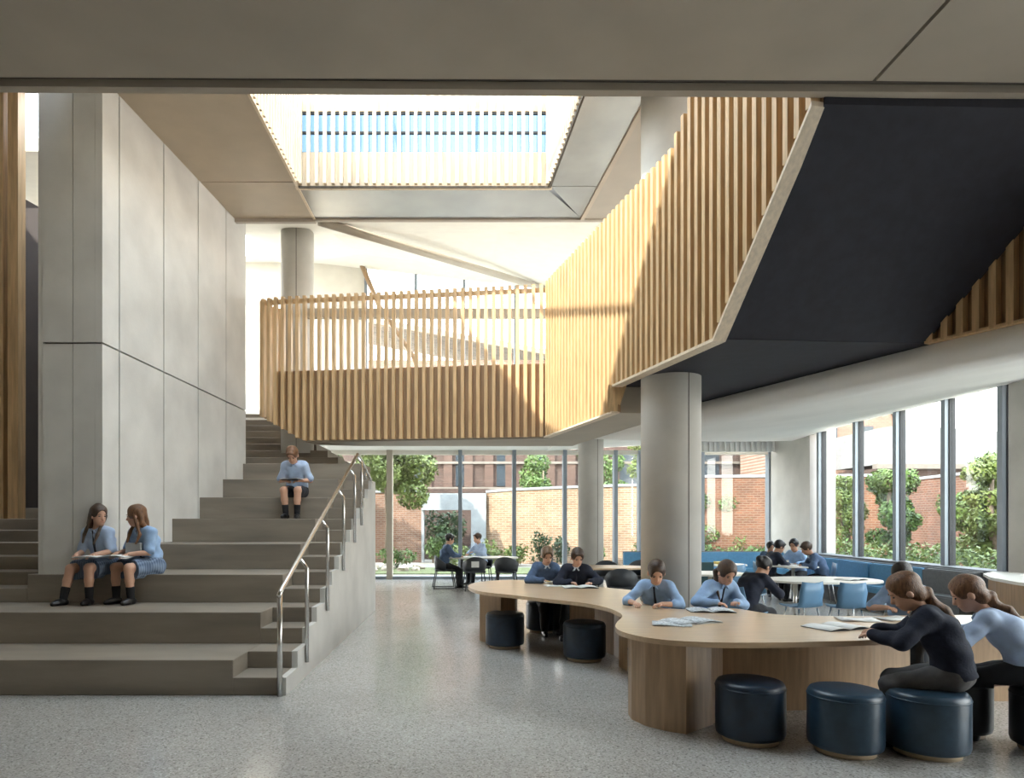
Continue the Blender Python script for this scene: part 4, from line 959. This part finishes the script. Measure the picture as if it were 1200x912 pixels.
    if tie:
        fo = lambda p, o: p + V3((0, math.cos(math.radians(lean)), -math.sin(math.radians(lean)))) * o
        q0 = fo(N, .076); q1 = fo(C, .098 + g + .012); q2 = fo(W, .094 + g + .012); pr = [('rc', q0, q0 - dr(lean) * .02, .013, .011, .005), ('rc', q0, q1, .010, .015, .006), ('rc', q1, q2, .015, .016, .006)]
        v, f_ = blob(pr, .006); npmesh('tie', [(v, f_, 0)], ['tie'], root)
    # ---- lower half
    l_ = []
    if bottom == 'skirt':
        for i in (0, 1):
            K = HIP[i] + (KN[i] - HIP[i]) * .86; l_ += [('rc', P + sr * .05 * (1, -1)[i], HIP[i], .125, .118, .06), ('rc', HIP[i], K, .112, .098, .10), ('rc', HIP[i] - V3((0, 0, .02)), K - V3((0, 0, .06)), .10, .085, .10)]
        l_ += [('rc', (HIP[0] + HIP[1]) / 2, (KN[0] + KN[1]) / 2 * .8 + (HIP[0] + HIP[1]) / 2 * .2 - V3((0, 0, .03)), .10, .085, .08)]
        kd = ((KN[0] - HIP[0]) + (KN[1] - HIP[1])).normalized(); cut = [(HIP[0] + (KN[0] - HIP[0]) * .84, kd)]
        nm = 'skirt'
    else:
        e = .84 if bottom == 'shorts' else 1
        for i in (0, 1):
            l_ += [('rc', P + sr * .055 * (1, -1)[i], HIP[i], .122, .112, .05), ('rc', HIP[i], HIP[i] + (KN[i] - HIP[i]) * e, .102, .076 if e == 1 else .086, .03)]
            if e == 1: l_ += [('rc', KN[i], KN[i] + (AN[i] - KN[i]) * .5, .074, .068, .02), ('rc', KN[i] + (AN[i] - KN[i]) * .5, AN[i] + V3((0, 0, .015)), .068, .056, .02)]
        cut = [(P + dr(lean * .5) * .10, dr(lean * .5))]; nm = 'trousers' if e == 1 else 'shorts'
    if seat is not None: cut = list(cut) 
    v, f_ = blob(l_, h, cut, .005)
    sel = (v[:, 1] < .20) & (v[:, 2] < .004); v[sel, 2] = .004           # sits flat on the seat
    npmesh(nm, [(v, f_, 0)], [bottom_m], root)
    for i in (0, 1):
        dn = V3((AN[i].x - KN[i].x, AN[i].y - KN[i].y, 0)); a = V3((0, 1, 0)) + V3(((1, -1)[i] * .18, 0, 0)); a.normalize()
        if bottom != 'trousers':
            K = AN[i] + (KN[i] - AN[i]) * .34; v, f_ = blob([('rc', AN[i] - V3((0, 0, .02)), K, .043, .053, .01)], h * .9); npmesh('sock', [(v, f_, 0)], ['sock'], root)
        z0 = AN[i].z - .075; base = V3((AN[i].x, AN[i].y, z0 + .038))
        v, f_ = blob([('rc', base - a * .035, base + a * .075, .042, .040, .02), ('rc', base + a * .06 - V3((0, 0, .004)), base + a * .135 - V3((0, 0, .008)), .042, .030, .02), ('rc', base - a * .02, AN[i] - V3((0, 0, .012)), .042, .043, .02)], h * .85, [(V3((0, 0, z0 + .001)), V3((0, 0, -1)))]); npmesh('shoe', [(v, f_, 0)], ['shoe'], root)
    # ---- hair
    hr = [('el', hp(0, -.016, .034), (.086 * HS, .106 * HS, .098 * HS), Rn, .01)]
    face_cut = [('el', hp(0, .124, -.018), (.078 * HS, .084 * HS, .106 * HS), Rn, 'sub', .0), ('el', hp(0, .085, -.120), (.14 * HS, .10 * HS, .10 * HS), Rn, 'sub', .0)]
    if hair == 'short':
        hr += [('rc', hp(-.03, .070, .075), hp(.03, .070, .075), .022, .022, .02)] + face_cut
        cut = [(hp(0, -.06, -.062), Rh @ V3((0, .35, -1)).normalized())]
    elif hair == 'long':
        dn = V3((0, -.25, -1)).normalized(); A0 = hp(.0, -.07, -.02)
        hr += face_cut
        for q in (1, -1):
            hr += [('rc', hp(.055 * q, -.055, .0), hp(.060 * q, -.060, -.10), .036, .034, .02), ('rc', hp(.060 * q, -.06, -.10), N + V3((.09 * q, -.060, -.10)), .036, .028, .02), ('rc', hp(.077 * q, .0, -.0), N + V3((.095 * q, .105, -.06)), .020, .022, .012), ('rc', N + V3((.095 * q, .105, -.06)), N + V3((.085 * q, .150, -.17)), .024, .012, .01)]
        hr += [('rc', hp(0, -.08, -.02), N + V3((0, -.085, -.09)), .05, .04, .03), ('rc', N + V3((0, -.085, -.09)), N + V3((0, -.10, -.22)), .05, .025, .03)]
        cut = []
    else:
        bk = hp(0, -.105, -.005); hr += face_cut
        if hair == 'ponytail':
            sp = dr(lean + curl); bn = V3((0, -sp.z, sp.y)); dnp = lambda t_, o, x: N - sp * t_ + bn * o + V3((x, 0, 0))
            hr += [('el', hp(0, -.052, -.042), (.068 * HS, .058 * HS, .064 * HS), Rn, .02), ('rc', hp(0, -.085, -.045), hp(0, -.106, -.066), .034, .032, .02), ('rc', hp(0, -.106, -.066), dnp(-.02, .085, .02), .034, .040, .02), ('rc', dnp(-.02, .085, .02), dnp(.07, .112, .035), .042, .038, .02), ('rc', dnp(.07, .112, .035), dnp(.18, .118, .045), .038, .012, .02)]
        if hair == 'side': hr += [('rc', bk, hp(.05, -.10, -.06), .024, .026, .012), ('rc', hp(.05, -.10, -.06), N + V3((.085, .03, -.03)), .028, .026, .015), ('rc', N + V3((.085, .03, -.03)), N + V3((.085, .095, -.17)), .026, .010, .015)]
        elif hair == 'bun': hr += [('el', hp(0, -.115, .045), (.042 * HS, .042 * HS, .042 * HS), Rn, .015)]
        cut = [] if hair != 'bun' else [(hp(0, -.06, -.07), Rh @ V3((0, .3, -1)).normalized())]
        hr += []
    v, f_ = blob(hr, min(h, .011) if h < .018 else .014, cut, .004); hm = npmesh('hair', [(v, f_, 0)], [hair_m], root)
    if hair == 'ponytail':
        ltube('hair_tie', [hp(0, -.100, -.060), hp(0, -.107, -.067)], .038, 'tie', hm, 10)
    return root
D2 = math.radians
# girls on the seating tier
SZ = 3 * R
person((-4.55, dk(3) + .16, SZ), D2(180 - 12), 'smiling girl with long dark hair and blue shirt seated on the stair tier', .34, 14, 10, 66, 10, 0, 0, [(.10, .36, .26), (-.18, .38, .27)], [(.17, .50, None), (-.12, .40, None)], 'shirt', 'shirt_pale', 'short', True, 'skirt', 'skirt_plaid', 'long', 'hair_brown', h=.013, s=.95, pole=(.5, -.5, -.8))
person((-3.98, dk(3) + .16, SZ), D2(180 - 26), 'girl with long auburn hair seated on the stair tier turning to her friend', .34, 14, 10, -52, 12, 0, 0, [(.16, .38, .27), (-.06, .36, .27)], [(.12, .40, None), (-.10, .36, None)], 'shirt', 'shirt_blue', 'short', True, 'skirt', 'skirt_plaid', 'long', 'hair_auburn', h=.013, s=.95, pole=(.5, -.5, -.8))
t = book(-4.36, dk(3) - .22, SZ + .225, .1, .60, .34, 'open folder lying across the laps of the two girls', 'paper', 'laptop', 'open_folder')
tag(box('lap_tablet', -4.16, -3.97, dk(3) - .10, dk(3) - .06, SZ + .235, SZ + .39, 'laptop', None, .005), 'thin grey tablet propped between the two girls on the stair', 'tablet')
# boy on the stair
SZ = 6 * R
person((-2.82, dk(6) + .16, SZ), D2(180), 'boy in pale shirt and dark shorts reading on the upper stair tier', .34, 20, 18, 0, 42, 0, 0, [(.10, .30, .27), (-.10, .30, .27)], [(.09, .36, None), (-.09, .38, None)], 'shirt', 'shirt_pale', 'short', False, 'shorts', 'shorts', 'short', 'hair_auburn', h=.014, s=.98, pole=(.6, -.5, -.8))
book(-2.82, dk(6) - .19, SZ + .27, 0, .34, .22, 'book held open on the lap of the boy on the stair')
# the two boys at the narrow end of the big table
person((1.08, 10.30, .46), D2(180 + 14), 'boy with fair brown hair and blue jumper at the table end', .46, 14, 12, -6, 26, 0, 0, [(.13, .36, .36), (-.13, .38, .36)], [(.12, .42, None), (-.10, .34, None)], 'jumper', 'sweater_blue', 'long', False, 'trousers', 'trouser_dark', 'short', 'hair_fair', h=.015)
person((1.52, 9.98, .46), D2(180 - 4), 'boy with dark brown hair and navy jumper over an open book', .46, 16, 12, 10, 28, 0, 0, [(.10, .38, .36), (-.20, .36, .36)], [(.22, .46, None), (.05, .40, None)], 'jumper', 'sweater_navy', 'long', True, 'trousers', 'trouser_dark', 'short', 'hair_brown', h=.015)
# girls round the big table
person((2.12, 7.66, .46), D2(180 - 30), 'girl with tied back dark hair writing at the table before the thick column', .46, 24, 12, 22, 34, 0, 0, [(.16, .50, .355), (-.14, .46, .355)], None, 'shirt', 'shirt_blue', 'rolled', True, 'trousers', 'trouser_dark', 'ponytail', 'hair_brown', h=.012)
person((2.70, 7.72, .46), D2(180 + 18), 'girl in blue shirt with side swept hair reading behind the table', .46, 24, 12, -6, 36, 0, 0, [(.22, .42, .36), (-.02, .44, .36)], None, 'shirt', 'shirt_blue', 'long', True, 'trousers', 'trouser_dark', 'side', 'hair_brown', h=.012)
person((4.55, 7.12, .46), D2(180 - 38), 'girl in blue shirt half hidden across the table behind two girls', .46, 24, 12, -10, 30, 0, 0, [(.14, .42, .36), (-.14, .42, .36)], None, 'shirt', 'shirt_blue', 'short', False, 'trousers', 'trouser_dark', 'ponytail', 'hair_dark', h=.014)
person((3.52, 4.97, .46), D2(56), 'girl with low ponytail in navy jumper and grey trousers leaning over a book', .46, 22, 14, 14, 34, 0, 0, [(.12, .50, .37), (-.16, .50, .37)], [(.10, .42, None), (-.12, .36, None)], 'jumper', 'sweater_navy', 'long', False, 'trousers', 'trouser_grey', 'ponytail', 'hair_auburn', h=.011, s=1.0)
person((4.16, 5.08, .46), D2(46), 'girl with low ponytail in pale blue shirt and dark trousers leaning on the table', .46, 34, 14, 16, 30, 0, 0, [(.10, .56, .355), (-.16, .54, .355)], [(.10, .40, None), (-.12, .36, None)], 'shirt', 'shirt_pale', 'long', False, 'trousers', 'trouser_dark', 'ponytail', 'hair_auburn', h=.011, s=1.0)
# hooded figure behind, chair of its own
shell_chair(3.62, 9.05, D2(-62), 'blue shell chair under the dark dressed child behind the reading girl')
person((3.62, 9.05, .44), D2(-62), 'child in dark navy clothes with a hair bun bending over behind the reading girl', .44, 34, 16, -6, 34, 0, 0, [(.12, .46, .34), (-.12, .46, .34)], None, 'jumper', 'sweater_navy', 'long', False, 'trousers', 'trouser_dark', 'bun', 'hair_black', 'skin_tan', h=.016)
# back table
person((-.66, 16.75, .47), D2(-80), 'child with dark hair in blue jumper at the back table facing the column', .47, 8, 10, 0, 12, 0, 0, [(.12, .40, .34), (-.12, .40, .34)], None, 'jumper', 'sweater_blue', 'long', False, 'trousers', 'trouser_dark', 'short', 'hair_black', h=.02)
person((.28, 17.72, .47), D2(125), 'child in pale shirt at the back table facing the stair', .47, 8, 10, -6, 10, 0, 0, [(.12, .40, .34), (-.12, .36, .40)], None, 'shirt', 'shirt_pale', 'long', False, 'trousers', 'trouser_dark', 'short', 'hair_brown', h=.02)
# corner table
shell_chair(6.10, 14.05, D2(-85), 'blue shell chair under the child in navy at the corner table'); shell_chair(7.06, 13.70, D2(75), 'blue shell chair under the child in the blue jumper at the corner table'); shell_chair(7.0, 14.6, D2(130), 'blue shell chair under the child beside the corner pier')
person((6.10, 14.05, .44), D2(-85), 'dark haired child in navy jumper at the corner table by the pier', .44, 20, 12, 0, 26, 0, 0, None, None, 'jumper', 'sweater_navy', 'long', False, 'trousers', 'trouser_dark', 'short', 'hair_black', 'skin_tan', h=.02)
person((7.06, 13.70, .44), D2(75), 'child in blue jumper bending over the corner table by the side windows', .44, 24, 14, 0, 30, 0, 0, None, None, 'jumper', 'sweater_blue', 'long', False, 'trousers', 'trouser_dark', 'short', 'hair_brown', 'skin_tan', h=.02)
person((7.0, 14.6, .44), D2(130), 'dark haired child in blue shirt at the corner table beside the pier', .44, 14, 12, 0, 20, 0, 0, None, None, 'shirt', 'shirt_blue', 'long', False, 'trousers', 'trouser_dark', 'short', 'hair_black', 'skin_tan', h=.02)
shell_chair(6.58, 15.15, D2(180), 'blue shell chair under the small child behind the corner table')
person((6.58, 15.15, .44), D2(180), 'small child in blue jumper behind the corner table', .44, 10, 10, 0, 18, 0, 0, None, None, 'jumper', 'sweater_blue', 'long', False, 'trousers', 'trouser_dark', 'short', 'hair_black', 'skin_tan', h=.02, s=.85)
